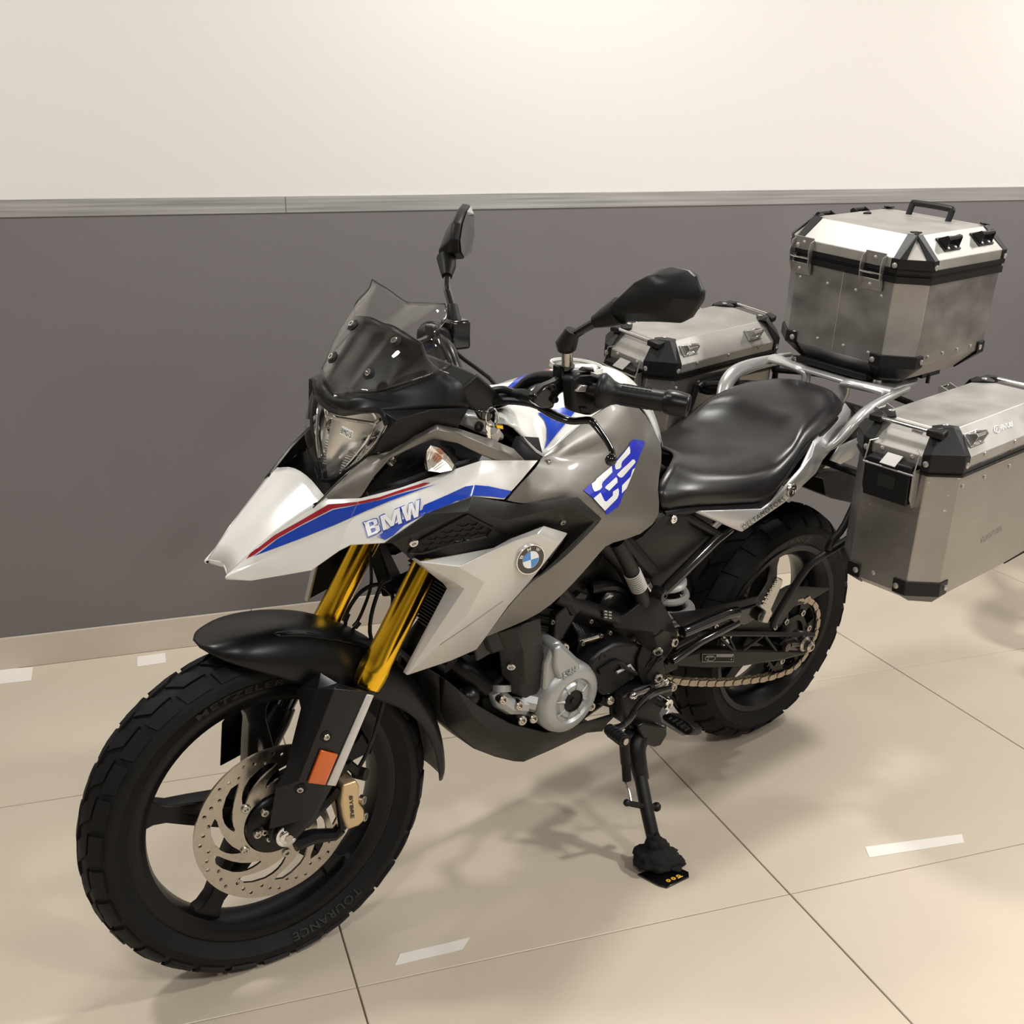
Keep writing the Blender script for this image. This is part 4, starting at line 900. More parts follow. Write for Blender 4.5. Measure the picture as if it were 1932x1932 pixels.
# main frame tubes (trellis)
mb = MB()
for s in (1, -1):
    def Y(p): return Vector((p.x, p.y * s, p.z))
    mb.tube([Y(B(4, 1100, 860, .125)), Y(B(4, 1250, 1010, .13)), Y(B(4, 1420, 1290, .135))], .019, 12)
    mb.tube([Y(B(4, 760, 1250, .12)), Y(B(4, 930, 1320, .125)), Y(B(4, 1280, 1440, .13))], .016, 12)
    mb.tube([(.98, .05 * s, .99), (.85, .12 * s, .86), (.70, .14 * s, .76), (.60, .14 * s, .66)], .017, 10)
    mb.tube([(.98, .05 * s, .93), (.90, .11 * s, .76), (.80, .125 * s, .62)], .016, 10)
    mb.tube([Y(B(7, 440, 400, .13)), Y(B(7, 560, 470, .15)), Y(B(7, 720, 560, .158)), (.20, .13 * s, .78), (-.05, .11 * s, .84)], .012, 10)
    mb.tube([(.66, .13 * s, .78), (.5, .14 * s, .78), (.3, .14 * s, .77)], .013, 10)
mb.out('frame_tubes', DARK, BIKE)
for s in (1, -1):
    def Y(p): return Vector((p.x, p.y * s, p.z))
    MB().tube([Y(B(7, 345, 945, .175)), Y(B(7, 400, 890, .172)), Y(B(7, 700, 590, .165)), Y(B(7, 790, 520, .15))], [.010, .0125, .0125, .0125], 12).out('subframe_strut', GBLK, BIKE)
MB().lathe(B(7, 350, 952, .176), (-.2, 1, 0), [(-.02, .0001), (-.02, .014), (.006, .014), (.008, .011), (.008, .006), (.002, .006), (.002, .0001)], 20).out('strut_eye', GBLK, BIKE)
# airbox side cover and inner fender (black triangle under the seat)
panel('side_cover', dict(a=(4, 1400, 825, .140), b=(4, 1555, 660, .148), c=(4, 1700, 650, .150), d=(4, 1925, 790, .150), e=(4, 1870, 880, .150), f=(4, 1560, 1185, .145), g=(4, 1480, 1190, .140), h=(4, 1400, 1000, .138), i=(4, 1350, 850, .138), m=(4, 1620, 880, .158)),
      ['a b m', 'b c m', 'c d m', 'd e m', 'e f m', 'f g m', 'g h m', 'h i a m'], DGREY, BIKE, 'B', 4, solid=.005, bev=.002)
SC_ = bpy.data.objects['side_cover']
boltat(SC_, 4, 1615, 692, BIKE, .009, .006, CHR)
# under-seat filler block so no light leaks through the middle
mb = MB(); mb.prism([(.93, .07, .99), (.72, .09, 1.0), (.50, .09, .84), (.30, .10, .80), (.28, .09, .74), (.52, .09, .60), (.62, .09, .56), (.80, .09, .60), (.93, .07, .82)], (0, -.18, 0)); mb.out('underseat_filler', BLK, BIKE, bev=.01)
# shock with white spring
sp_ = MB(); a = Vector((.30, .02, .46)); b_ = Vector((.42, .02, .74)); ax = (b_ - a); 
cs = [a + ax * (i / 140) + (Vector((math.cos(i * .35), 0, 0)) * .038 + Vector((0, 1, 0)) * math.sin(i * .35) * .038) for i in range(141)]
c0_ = B(7, 420, 950, .03)
off_ = Vector((c0_.x, 0, c0_.z)) - Vector((a + ax * .18)).__class__((a.x + ax.x * .18, 0, a.z + ax.z * .18))
SH = MB().tube([p + off_ for p in cs], .0085, 8).out('shock_spring', SPRW, BIKE)
MB().tube([a + off_ - ax * .1, b_ + off_], .022, 14).out('shock_body', DARK, SH)
MB().lathe(a + off_ - ax * .04, ax, [(0, .0001), (0, .05), (.008, .05), (.008, .0001)], 24).out('spring_seat', SPRW, SH)
# coolant hose with braided sleeve
MB().tube([B(4, 1210, 860, .145), B(4, 1275, 980, .15), B(4, 1335, 1100, .152), B(4, 1390, 1250, .150), B(4, 1400, 1300, .145)], .0155, 12, 4).out('rubber_intake_hose', DGREY, BIKE)
hs = MB(); a = B(4, 1325, 1085, .1525); b_ = B(4, 1372, 1190, .1515)
for i in range(9): hs.lathe(a.lerp(b_, i / 8.), b_ - a, [(-.0022, .0162), (0, .0185), (.0022, .0162)], 20)
hs.out('braided_sleeve', GINK, BIKE)
# radiator and shrouds
RADM = mat('radiator_fins', (.012, .012, .012), .5)
rad = MB(); rad.box((1.085, .075, .735), (.035, .18, .26), Matrix.Rotation(R(12), 3, 'Y')); RADO = rad.out('radiator', RADM, BIKE, bev=.004)
fn = MB()
for i in range(26): fn.box(Vector((1.105, .075, .735)) + Matrix.Rotation(R(12), 3, 'Y') @ Vector((0, 0, -.12 + i * .0096)), (.008, .17, .0022), Matrix.Rotation(R(12), 3, 'Y'))
f_ = fn.out('cooling_fins', DARK, RADO, smooth=0); f_['kind'] = 'stuff'
for s in (1, -1): MB().prism([(1.16, .14 * s, .84), (1.13, .175 * s, .80), (1.05, .175 * s, .62), (1.03, .15 * s, .60), (1.09, .12 * s, .62)], (-.03, 0, 0)).out('radiator_cowl', BLK, BIKE, bev=.004)
panel('radiator_shroud', dict(a=(5, 375, 325, .150), b=(5, 560, 270, .160), c=(5, 710, 215, .155), d=(5, 730, 440, .140), e=(5, 737, 660, .130), f=(5, 730, 695, .128), g=(5, 620, 703, .128), h=(5, 530, 670, .125), i=(5, 510, 600, .122), j=(5, 470, 560, .12), k=(5, 455, 420, .135), l=(5, 600, 420, .165), m=(5, 620, 610, .152), n=(5, 570, 420, .155), o=(5, 590, 610, .148)),
      ['a b n k', 'b c l n', 'c d l', 'd e m l', 'n l m o', 'k n o i j', 'o m g h', 'i o h', 'm e f g'], DGREY, BIKE, 'B', 5, solid=.006, bev=.003)
RSH = bpy.data.objects['radiator_shroud']
for q in ((530, 500),): boltat(RSH, 5, q[0], q[1], BIKE, .009, .005, CHR)
for q in ([(575, 400), (700, 375)], [(590, 560), (715, 535)]): MB().tube([onto(RSH, 5, a, b, .0)[0] for a, b in q], .0018, 5).out('shroud_rib', BLK, RSH)
MB().prism([B(5, 800, 200, .13), B(5, 960, 60, .135), B(5, 1000, 70, .13), B(5, 850, 330, .125), B(5, 760, 470, .12), B(5, 735, 470, .12), B(5, 790, 340, .125)], (0, -.02, 0)).out('frame_bracket', DARK, BIKE, bev=.003)
# crankcase, cylinder
mb = MB(); mb.prism([(1.00, .085, .47), (.98, .085, .36), (.90, .085, .32), (.70, .085, .30), (.55, .085, .34), (.52, .085, .46), (.60, .085, .52), (.80, .085, .52)], (0, -.17, 0)); CC = mb.out('crankcase', DARK, BIKE, bev=.012)
mb = MB(); 
for i in range(9):
    mb.box(Vector((.86 + .0 - i * .008, 0, .52 + i * .017)), (.17, .15, .006), Matrix.Rotation(R(-22), 3, 'Y'))
mb.box((.83, 0, .585), (.13, .13, .17), Matrix.Rotation(R(-22), 3, 'Y')); mb.out('cylinder_block', DARK, BIKE, bev=.002)
mb = MB(); mb.box((.77, 0, .70), (.17, .17, .10), Matrix.Rotation(R(-22), 3, 'Y')); mb.out('cylinder_head', DARK, BIKE, bev=.01)
mb = MB(); mb.tube([(.93, -.03, .62), (1.04, -.04, .58), (1.08, -.05, .48), (1.02, -.08, .36), (.85, -.10, .30), (.6, -.13, .32), (.3, -.16, .45), (.0, -.19, .58)], .021, 12, 4); mb.out('exhaust_pipe', DARK, BIKE)
mb = MB(); mb.tube([(.05, -.20, .55), (-.25, -.21, .68)], .048, 20); mb.out('silencer', GBLK, BIKE)
# right-hand side of the engine seen under the shroud
for q, r_ in (((225, 545), .016), ((330, 580), .018), ((300, 640), .03)):
    MB().sphere(B(5, q[0], q[1], .06), r_, 10).out('engine_housing', DARK, BIKE)
MB().tube([B(5, 165, 490, .05), B(5, 260, 560, .07), B(5, 380, 640, .09)], .022, 12).out('oil_cooler_pipe', DARK, BIKE)
lug = MB()
lug.tube([B(5, 430, 650, .11), B(5, 455, 700, .115), B(5, 520, 745, .12), B(5, 600, 740, .12)], [.016, .02, .018, .02], 10)
lug.tube([B(5, 470, 620, .11), B(5, 470, 660, .115)], .020, 12)
lug.tube([B(5, 585, 700, .11), B(5, 680, 720, .13)], .022, 10); lug.tube([B(5, 580, 750, .11), B(5, 640, 800, .115), B(5, 680, 815, .12)], .013, 10)
lug.out('crankcase_flange', ENG, BIKE)
for q in ((485, 712), (583, 748), (668, 826), (600, 838), (857, 396), (1018, 752), (1135, 715)):
    p = B(5, q[0], q[1], .14); MB().lathe(p, (.1, 1, .1), [(-.02, .010), (0, .010), (.002, .0085), (.002, .005), (-.003, .005), (-.003, .0001)], 16).out('case_bolt', STL, BIKE)
# alternator cover
fc_ = B(5, 905, 715, .165)
AC = MB().lathe(fc_, (0, 1, 0), [(-.075, .0001), (-.075, .078), (-.02, .078), (-.006, .073), (.0, .064), (.002, .050), (-.004, .046), (-.004, .040), (.001, .036), (.001, .024)], 56).out('alternator_cover', ENG, BIKE, smooth=50)
ac2 = [(735, 640), (742, 500), (790, 372), (830, 352), (950, 470), (985, 540), (1010, 600), (960, 640), (860, 640), (760, 830)]
P_ = [B(5, x, y, .152) for x, y in ac2]
MB().prism(P_, (0, -.06, 0)).out('cover_shoulder', ENG, AC, bev=.007)
MB().prism([B(5, x, y, .163) for x, y in ((800, 520), (800, 400), (835, 380), (945, 480), (960, 545), (900, 590), (820, 590))], (0, -.05, 0)).out('cover_face', ENG, AC, bev=.006)
MB().prism([B(5, x, y, .135) for x, y in ((610, 740), (700, 700), (760, 700), (770, 860), (700, 800), (620, 780))], (0, -.05, 0)).out('cover_base', ENG, AC, bev=.005)
cfc = [o for o in bpy.data.objects if o.name.startswith('cover_face')][0]
textdecal('cast_lettering', 'BMW', cfc, 5, [(848, 577), (930, 530), (922, 505), (840, 550)], ENG, cfc, bold=.03, off=.0022, thick=.0018)
for k in range(8):
    a = R(45 * k + 12); d = Vector((math.cos(a), 0, math.sin(a))); MB().tube([fc_ + d * .026 + Vector((0, .002, 0)), fc_ + d * .045 + Vector((0, -.001, 0))], [.0032, .001], 6).out('cover_rib', ENG, AC)
MB().lathe(fc_, (0, 1, 0), [(.0, .024), (.003, .024), (.003, .0235), (.0, .0225), (.0, .0001)], 32).out('cover_plug', DARK, AC)
MB().lathe(fc_, (0, 1, 0), [(.0005, .007), (.003, .007), (.003, .0001)], 6).out('plug_socket_shade', HOLE, AC)  # black hexagon stands for the shade in the plug's socket
# sprocket cover
sc_ = [(1010, 500), (1030, 455), (1080, 420), (1160, 372), (1290, 360), (1335, 385), (1320, 440), (1300, 480), (1310, 540), (1280, 590), (1230, 620), (1150, 680), (1090, 690), (1040, 640), (1012, 560)]
SPC = MB().prism([B(5, x, y, .145) for x, y in sc_], (0, -.06, 0)).out('sprocket_cover', BLK, BIKE, bev=.008)
for q, r_ in (((1088, 450), .010), ((1052, 628), .009), ((1262, 570), .008)): MB().lathe(B(5, q[0], q[1], .146), (0, 1, 0), [(-.01, r_), (.0005, r_), (.001, r_ * .7), (-.004, .0001)], 14).out('cover_recess', HOLE, SPC)
MB().tube([B(5, 1060, 540, .148), B(5, 1170, 480, .150), B(5, 1230, 520, .150), B(5, 1290, 550, .148)], .006, 8, 3).out('cover_ridge', BLK, SPC)
mb = MB(); mb.tube([B(5, 1170, 545, .150), B(5, 1215, 520, .150), B(5, 1250, 500, .15), B(5, 1285, 548, .15)], .0035, 6); mb.out('selector_arm', ENG, BIKE)
# small hardware behind the cover: clips, cables, throttle body
mb = MB()
for i in range(7): mb.tube([B(5, 900 + i * 22, 240 + 6 * i, .10), B(5, 950 + i * 14, 330, .12), B(5, 930 + i * 18, 420 - i * 7, .10)], .0042, 6, 3)
mb.tube([B(5, 930, 340, .12), B(5, 1010, 345, .13), B(5, 1070, 318, .13)], .006, 8); mb.out('wiring', HOSE, BIKE)
MB().tube([B(5, 945, 358, .128), B(5, 1060, 325, .135)], .0035, 6).out('shift_cable_end', STL, BIKE)
for q in ((960, 365), (1010, 230), (1070, 318), (775, 235), (1125, 300)): bolt(B(5, q[0], q[1], .132), (0, 1, 0), .005, .004, BIKE, None, mat('dark_bolt', (.14, .13, .12), .35, .9))
TBm = MB(); TBm.lathe(B(4, 1140, 1300, .09), (0, 1, 0), [(-.05, .0001), (-.05, .045), (.02, .045), (.03, .035), (.03, .0001)], 28); TBm.tube([B(4, 1020, 1200, .10), B(4, 1180, 1180, .11), B(4, 1290, 1250, .11), B(4, 1320, 1400, .11)], .013, 10, 4); TBm.out('throttle_body', MBLK, BIKE)
MB().prism([B(4, x, y, .13) for x, y in ((1118, 1275), (1150, 1240), (1180, 1248), (1140, 1262))], (0, .004, 0)).out('bright_clip', PEG, BIKE)
ft = B(4, 1145, 1395, .142); st_ = MB(); 
lb = decal.__name__
fpl = [B(4, 1108, 1350, .1455), B(4, 1175, 1362, .1455), B(4, 1175, 1438, .1455), B(4, 1112, 1428, .1455)]
MB().prism(fpl, (0, .001, 0)).out('rating_label', DARK, BIKE)
for i in range(3):
    for j in range(2):
        a = fpl[0].lerp(fpl[1], .12 + .48 * j).lerp(fpl[3].lerp(fpl[2], .12 + .48 * j), .15 + .28 * i); b_ = fpl[0].lerp(fpl[1], .42 + .48 * j).lerp(fpl[3].lerp(fpl[2], .42 + .48 * j), .15 + .28 * i)
        MB().tube([a + Vector((0, .0015, 0)), b_ + Vector((0, .0015, 0))], .0016, 4).out('label_print', GINK, BIKE)
# skid plate
SKD = dict(a=(5, 90, 570, .085), b=(5, 125, 590, .100), c=(5, 200, 645, .115), d=(5, 330, 745, .125), e=(5, 440, 810, .130), f=(5, 530, 860, .135), g=(5, 740, 912, .138), h=(5, 860, 890, .138), i=(5, 1150, 800, .120), j=(5, 1180, 792, .118), k=(5, 1120, 850, .112), l=(5, 1085, 902, .108), m=(5, 1000, 905, .105), n=(5, 780, 1010, .095), o=(5, 605, 1086, .085), p=(5, 545, 1083, .082), q=(5, 430, 1055, .08), r=(5, 300, 1005, .08), s=(5, 200, 920, .078), t=(5, 140, 870, .074), u=(5, 97, 790, .07), v=(5, 92, 650, .07),
           w=(5, 300, 820, .128), x=(5, 430, 930, .125), y=(5, 700, 985, .120), z=(5, 950, 915, .118))
SKP = panel('skid_plate', SKD, ['a b u v', 'b c w u', 'u w s t', 'c d w', 'd e x w', 'e f x', 'w x r s', 'x q r', 'f g y x', 'x y o p', 'x p q', 'g h z y', 'y z m n', 'y n o', 'h i k z', 'i j k', 'k l z', 'z l m'], DGREY, BIKE, 'B', 5, solid=.005, bev=.003, smooth=28)
bm_ = [pt(SKD[k]) for k in 'avutsrqponml']
mb = MB(); n_ = len(bm_); mb.add([p for p in bm_] + [Vector((p.x + (.004 if i < 6 else 0), 0, p.z - (.006 if i > 5 else 0))) for i, p in enumerate(bm_)], [(i, i + 1, n_ + i + 1, n_ + i) for i in range(n_ - 1)])
mb.out('skid_plate_base', DGREY, BIKE, mir=True, solid=.004, smooth=40, out=(1.0, 0, -.5))
MB().sphere(B(5, 270, 690, .10), .022, 12).out('horn', MBLK, BIKE)
# ---- rear wheel
RA = Vector((0, 0, RR0))
rw_ = MB(); rw_.lathe(RA, (0, 1, 0), [(.0625, .232), (.066, .228), (.063, .214), (.052, .206), (.040, .196), (.018, .188), (-.018, .188), (-.040, .196), (-.052, .206), (-.063, .214), (-.066, .228), (-.0625, .232), (-.058, .225), (-.04, .208), (.04, .208), (.058, .225), (.0625, .232)], 96)
RWO = rw_.out('rear_wheel_rim', RIM, BIKE, smooth=40)
tyre('tyre', RA, RR0, .078, R(66), (.0625, .230, .0765, .262), 26, [((.02, 2), (.60, 2), (.98, 24), (.40, 24)), ((.08, 28), (.92, 28), (.98, 56), (.22, 56))], RWO, None, .0065)
arc_text('TOURANCE', RA, .240, 62, 106, .015, lambda r: .0768 - (0.262 - r) * .42, RUBT, RWO, None)
for k in range(5): spoke(RA, 20 + 72 * k, .045, .190, 0, RWO, 1.15)
MB().lathe(RA, (0, 1, 0), [(-.09, .0001), (-.09, .05), (.07, .055), (.10, .05), (.10, .0001)], 36).out('hub', RIM, RWO)
NT = 40; spr = []
for k in range(NT):
    for da, rr in ((-.5, .0955), (-.22, .0975), (-.1, .1035), (.1, .1035), (.22, .0975)): spr.append(polar(rr, 360 / NT * (k + da)))
wins = [[polar(r_, a0 + 60 * k) for r_, a0 in ((.088, 8), (.088, 24), (.088, 40), (.062, 44), (.058, 24), (.062, 4))] for k in range(6)]
v, f = plate2d(spr, [[polar(.045, a) for a in range(0, 360, 15)]] + wins, .006)
build('sprocket', [(RA.x + p.x, .1055 + p.z, RA.z + p.y) for p in v], f, DARK, RWO, None, 20)
for k in range(6): p = polar(.066, 24 + 60 * k + 30); bolt((RA.x + p[0], .108, RA.z + p[1]), (0, 1, 0), .009, .005, RWO, None, STL, 'sprocket_bolt')
dd = MB(); dd.lathe(RA, (0, 1, 0), [(-.105, .06), (-.105, .11), (-.101, .11), (-.101, .06)], 48); dd.out('rear_brake_disc', DISCM, RWO)
# chain
FSp = Vector((.60, 0, .435)); ych = .1055
lowa = B(7, 340, 1505, ych); 
cpth = []
rch = .1005
lowpts = [B(7, x, y, ych) for x, y in ((345, 1510), (480, 1528), (620, 1535), (760, 1534), (900, 1520), (1040, 1500), (1150, 1480))]
a0 = math.degrees(math.atan2(lowpts[-1].z - RA.z, lowpts[-1].x - RA.x))
arc = [Vector((RA.x + rch * math.cos(R(a)), ych, RA.z + rch * math.sin(R(a)))) for a in range(-97, -276, -10)]
top_ = [Vector((.55, ych, .455))]
path = [Vector((.58, ych, .385))] + lowpts[:6] + arc + [Vector((.3, ych, .445)), Vector((.56, ych, .47)), Vector((.60, ych, .43)), Vector((.585, ych, .392))]
CHO = thing_part = None
fine = catmull(path, 24); s_ = 0; marks = [fine[0]]; 
for i in range(1, len(fine)):
    s_ += (fine[i] - fine[i - 1]).length
    if s_ >= .01588: marks.append(fine[i]); s_ = 0
def linkmesh(outer):
    hw = .0073; L_ = .01588; pts2 = []
    for sgn in (1, -1):
        for k in range(7):
            a = -90 + 180 * k / 6; pts2.append((sgn * (L_ / 2 + (hw * math.cos(R(a))) * .95), sgn * hw * math.sin(R(a))))
    mb = MB()
    for s in (1, -1):
        y = (.0085 if outer else .0058) * s; th = .0016
        n = len(pts2); P_ = [Vector((p[0] * (1 if abs(p[0]) > .003 else 1), y, p[1])) for p in pts2]
        mb.prism(P_, (0, th * s, 0))
    for e in (-1, 1): mb.lathe((e * L_ / 2, 0, 0), (0, 1, 0), [(-.0105, .0001), (-.0105, .0028), (.0105, .0028), (.0105, .0001)] if outer else [(-.006, .0001), (-.006, .005), (.006, .005), (.006, .0001)], 8)
    return mb
cmes = [None, None]; CHN = None
for i in range(len(marks) - 1):
    a, b_ = marks[i], marks[i + 1]; d = (b_ - a); ang = math.atan2(d.z, d.x); k = i % 2
    if CHN is None:
        CHN = MB().lathe((.60, ych, .43), (0, 1, 0), [(-.003, .0001), (-.003, .033), (.003, .033), (.003, .0001)], 24).out('drive_chain', CHAINM, BIKE)
    if cmes[k] is None:
        o = linkmesh(k == 0).out('chain_link', CHAINM, CHN, smooth=35); cmes[k] = o.data
    else: o = link('chain_link', cmes[k], CHN)
    o.matrix_local = Matrix.Translation((a + b_) / 2) @ Matrix.Rotation(-ang, 4, 'Y')
# swingarm
swo = [(7, 400, 1385), (7, 620, 1325), (7, 700, 1320), (7, 1180, 1325), (7, 1290, 1330), (7, 1320, 1350), (7, 1230, 1372), (7, 1150, 1395), (7, 1000, 1415), (7, 850, 1440), (7, 640, 1445), (7, 480, 1435), (7, 380, 1425)]
mb = MB(); mb.prism([B(z, x, y, .143) for z, x, y in swo], (0, -.030, 0)); SW = mb.out('swingarm', DARK, BIKE, bev=.006)
mb = MB(); mb.prism([B(z, x, y, .143) * Vector((1, -1, 1)) if False else Vector((B(z, x, y, .143).x, -.143, B(z, x, y, .143).z)) for z, x, y in swo], (0, .030, 0)); mb.out('swingarm_right_arm', DARK, SW, bev=.006)
mb = MB(); mb.tube([B(7, 560, 1215, .138), B(7, 900, 1215, .139), B(7, 1350, 1222, .140)], .0065, 8)
mb.tube([B(7, 560, 1215, .138), B(7, 420, 1290, .14)], .012, 8)
for a, b_ in (((730, 1240), (820, 1325)), ((790, 1240), (830, 1325)), ((1010, 1230), (880, 1325)), ((1030, 1230), (1100, 1325)), ((1350, 1222), (1300, 1330)), ((1180, 1225), (1130, 1290))): mb.tube([B(7, *a, .139), B(7, *b_, .139)], .0045, 6)
mb.out('swingarm_truss', DARK, SW)
mb = MB(); mb.box((.60, 0, .43), (.07, .27, .07)); mb.box((.48, 0, .40), (.06, .26, .05)); mb.out('swingarm_pivot', DARK, SW, bev=.01)
# instruction label on the arm
swp = MB().prism([B(7, *q, .1445) for q in ((612, 1347), (825, 1347), (825, 1402), (612, 1402))], (0, .001, 0)).out('instruction_label', HOLE, SW)
fr_ = [B(7, *q, .1462) for q in ((614, 1350), (823, 1350), (823, 1400), (614, 1400))]
MB().tube(fr_ + [fr_[0]], .0007, 4).out('label_border', GINK, swp)
mb = MB()
for i, (x0_, x1_) in enumerate(((708, 818), (708, 815))): mb.tube([B(7, x0_, 1357 + 9 * i, .1462), B(7, x1_, 1357 + 9 * i, .1462)], .0014, 4)
el = [B(7, 668 + 34 * math.cos(a * .5236), 1377 + 18 * math.sin(a * .5236), .1462) for a in range(12)]; mb.tube(el + [el[0]], .0007, 4)
mb.tube([B(7, 640, 1368, .1462), B(7, 685, 1368, .1462)], .0012, 4); mb.tube([B(7, 655, 1376, .1462), B(7, 655, 1392, .1462)], .001, 4)
mb.lathe(B(7, 808, 1385, .1462), (0, 1, 0), [(0, .0001), (0, .0022)], 10); mb.out('label_print', GINK, swp)
MB().prism([B(7, *q, .141) for q in ((748, 1228), (770, 1240), (752, 1244))], (0, .002, 0)).out('bright_tab', STL, SW)
# axle, adjuster
mb = MB(); an = B(7, 1335, 1302, .172)
ax0 = Vector((an.x, .12, an.z))
mb.lathe(ax0, (0, 1, 0), [(0, .0001), (0, .026), (.012, .026), (.014, .020), (.035, .020), (.040, .015), (.052, .0145), (.056, .010), (.056, .006), (.050, .0055), (.050, .0001)], 24); mb.out('rear_axle_nut', STL, BIKE)
mb = MB(); mb.box(ax0 + Vector((.03, .012, 0)), (.075, .014, .045)); mb.lathe(B(7, 1182, 1306, .152), (0, 1, 0), [(-.01, .0001), (-.01, .011), (.001, .011), (.002, .0001)], 16); mb.tube([B(7, 1200, 1290, .15), B(7, 1260, 1285, .15)], .005, 8); mb.out('chain_adjuster', mat('dull_steel', (.12, .11, .10), .35, .9), BIKE)
# hugger
HG = dict(a=(400, 1075, .11), b=(560, 1060, .12), c=(900, 985, .12), d=(1120, 930, .118), e=(1180, 895, .11), f=(1475, 910, .105), g=(1330, 1000, .115), h=(1230, 1030, .118), i=(1180, 1085, .12), j=(1130, 1170, .125), k=(1080, 1200, .13), l=(700, 1215, .13), m=(520, 1215, .13), n=(440, 1130, .12))
panel('chain_guard', HG, ['a b m n', 'b c l m', 'c d j l', 'j k l', 'd e h i', 'd i j', 'e f g h'], BLK, BIKE, 'B', 7, both=False, solid=.004, bev=.002)
cg = bpy.data.objects['chain_guard']
boltat(cg, 7, 1088, 1170, BIKE, .008, .005, STL); boltat(cg, 7, 700, 1165, BIKE, .007, .004, STL)
# passenger peg carrier
for s in (1, -1):
    mb = MB()
    def Y(p): return Vector((p.x, p.y * s, p.z))
    mb.tube([Y(B(7, 480, 1205, .182)), Y(B(7, 520, 1190, .183)), Y(B(7, 770, 1085, .19)), Y(B(7, 850, 1070, .195))], .0135, 12)
    mb.tube([Y(B(7, 410, 1395, .182)), Y(B(7, 600, 1265, .186)), Y(B(7, 850, 1135, .195))], .010, 12)
    mb.prism([Y(B(7, x, y, .200)) for x, y in ((770, 1080), (900, 1050), (1010, 1020), (1085, 1110), (1075, 1140), (980, 1110), (900, 1155), (840, 1150), (790, 1110))], (0, -.012 * s, 0))
    mb.out('peg_carrier', GBLK, BIKE, bev=.002)
PG = MB().prism([B(7, x, y, .222) for x, y in ((1005, 1025), (1120, 840), (1150, 855), (1150, 880), (1075, 1050), (1085, 1075), (1050, 1148), (1015, 1142), (1045, 1070), (1005, 1040))], (0, -.02, .0)).out('passenger_footpeg', ALU, BIKE, bev=.004)
for i in range(7): a = i / 6; MB().tube([B(7, 1012 + 88 * a, 1012 - 165 * a, .224), B(7, 1030 + 88 * a, 1018 - 165 * a, .224)], .0032, 6).out('peg_tread', STL, PG)
MB().lathe(B(7, 995, 1090, .205), (0, 1, 0), [(-.01, .0001), (-.01, .014), (.006, .014), (.008, .010), (.008, .0001)], 20).out('peg_pivot', GBLK, BIKE)
# rider footpeg, levers, stand bracket
FPG = MB().prism([B(5, x, y, z) for x, y, z in ((1440, 800, .205), (1500, 785, .215), (1600, 850, .285), (1640, 880, .305), (1635, 915, .305), (1600, 925, .30), (1550, 900, .27), (1450, 830, .21))], (-.03, 0, -.012)).out('footpeg', BLK, BIKE, bev=.004)
for i in range(6): a = i / 5; MB().tube([B(5, 1462 + 120 * a, 815 + 78 * a, .21 + .085 * a), B(5, 1515 + 95 * a, 795 + 80 * a, .215 + .085 * a)], .0042, 6).out('peg_tooth', BLK, FPG)
MB().prism([B(5, x, y, z) for x, y, z in ((1425, 790, .19), (1480, 700, .185), (1510, 760, .195), (1470, 800, .2), (1600, 922, .295), (1570, 930, .285), (1440, 850, .20))], (-.012, 0, -.008)).out('peg_plate', PEG, FPG, bev=.003)
MB().lathe(B(5, 1483, 742, .19), (0, 1, 0), [(-.03, .0001), (-.03, .014), (.002, .014), (.004, .009), (.004, .0055), (.0, .005), (.0, .0001)], 20).out('peg_pivot_bolt', CHR, FPG)
MB().prism([B(5, x, y, .165) for x, y in ((1205, 700), (1290, 650), (1420, 600), (1500, 600), (1520, 680), (1440, 720), (1480, 860), (1480, 910), (1440, 990), (1400, 1003), (1320, 960), (1290, 880), (1230, 870), (1215, 790))], (0, -.045, 0)).out('stand_bracket', BLK, BIKE, bev=.006)
SLV = MB().tube([B(5, 1490, 640, .195), B(5, 1400, 665, .20), B(5, 1345, 700, .205), B(5, 1290, 760, .21), B(5, 1250, 825, .215), B(5, 1200, 870, .22), B(5, 1130, 890, .225)], [.007, .009, .008, .007, .007, .007, .008], 10, 4).out('shift_lever', GBLK, BIKE)
MB().tube([B(5, 1125, 890, .222), B(5, 1222, 962, .285)], .0125, 14).out('shift_pad', BLK, SLV)
for i in range(5): a = .2 + .18 * i; p = B(5, 1125, 890, .222).lerp(B(5, 1222, 962, .285), a); MB().lathe(p, B(5, 1222, 962, .285) - B(5, 1125, 890, .222), [(-.002, .0127), (0, .0142), (.002, .0127)], 14).out('pad_ring', HOSE, SLV)
MB().lathe(B(5, 1222, 962, .285), (0, 1, .1), [(0, .0001), (0, .007), (.003, .007), (.003, .0001)], 12).out('pad_bolt', STL, SLV)
MB().tube([B(5, 1270, 682, .17), B(5, 1330, 662, .17), B(5, 1440, 615, .172), B(5, 1470, 600, .172)], .0045, 8).out('shift_rod', STL, BIKE)
for q in ((1270, 682), (1462, 598)): MB().sphere(B(5, *q, .172), .010, 10).out('ball_joint', CHR, BIKE)
MB().tube([B(5, 1370, 640, .171), B(5, 1395, 632, .171)], .0065, 6).out('rod_nut', DARK, BIKE)
for q in ((1515, 632), (1323, 888), (1438, 887)): MB().lathe(B(5, *q, .175), (0, 1, 0), [(-.02, .0001), (-.02, .0105), (.002, .0105), (.004, .008), (.004, .005), (.0, .0045), (.0, .0001)], 16).out('bracket_bolt', STL, BIKE)
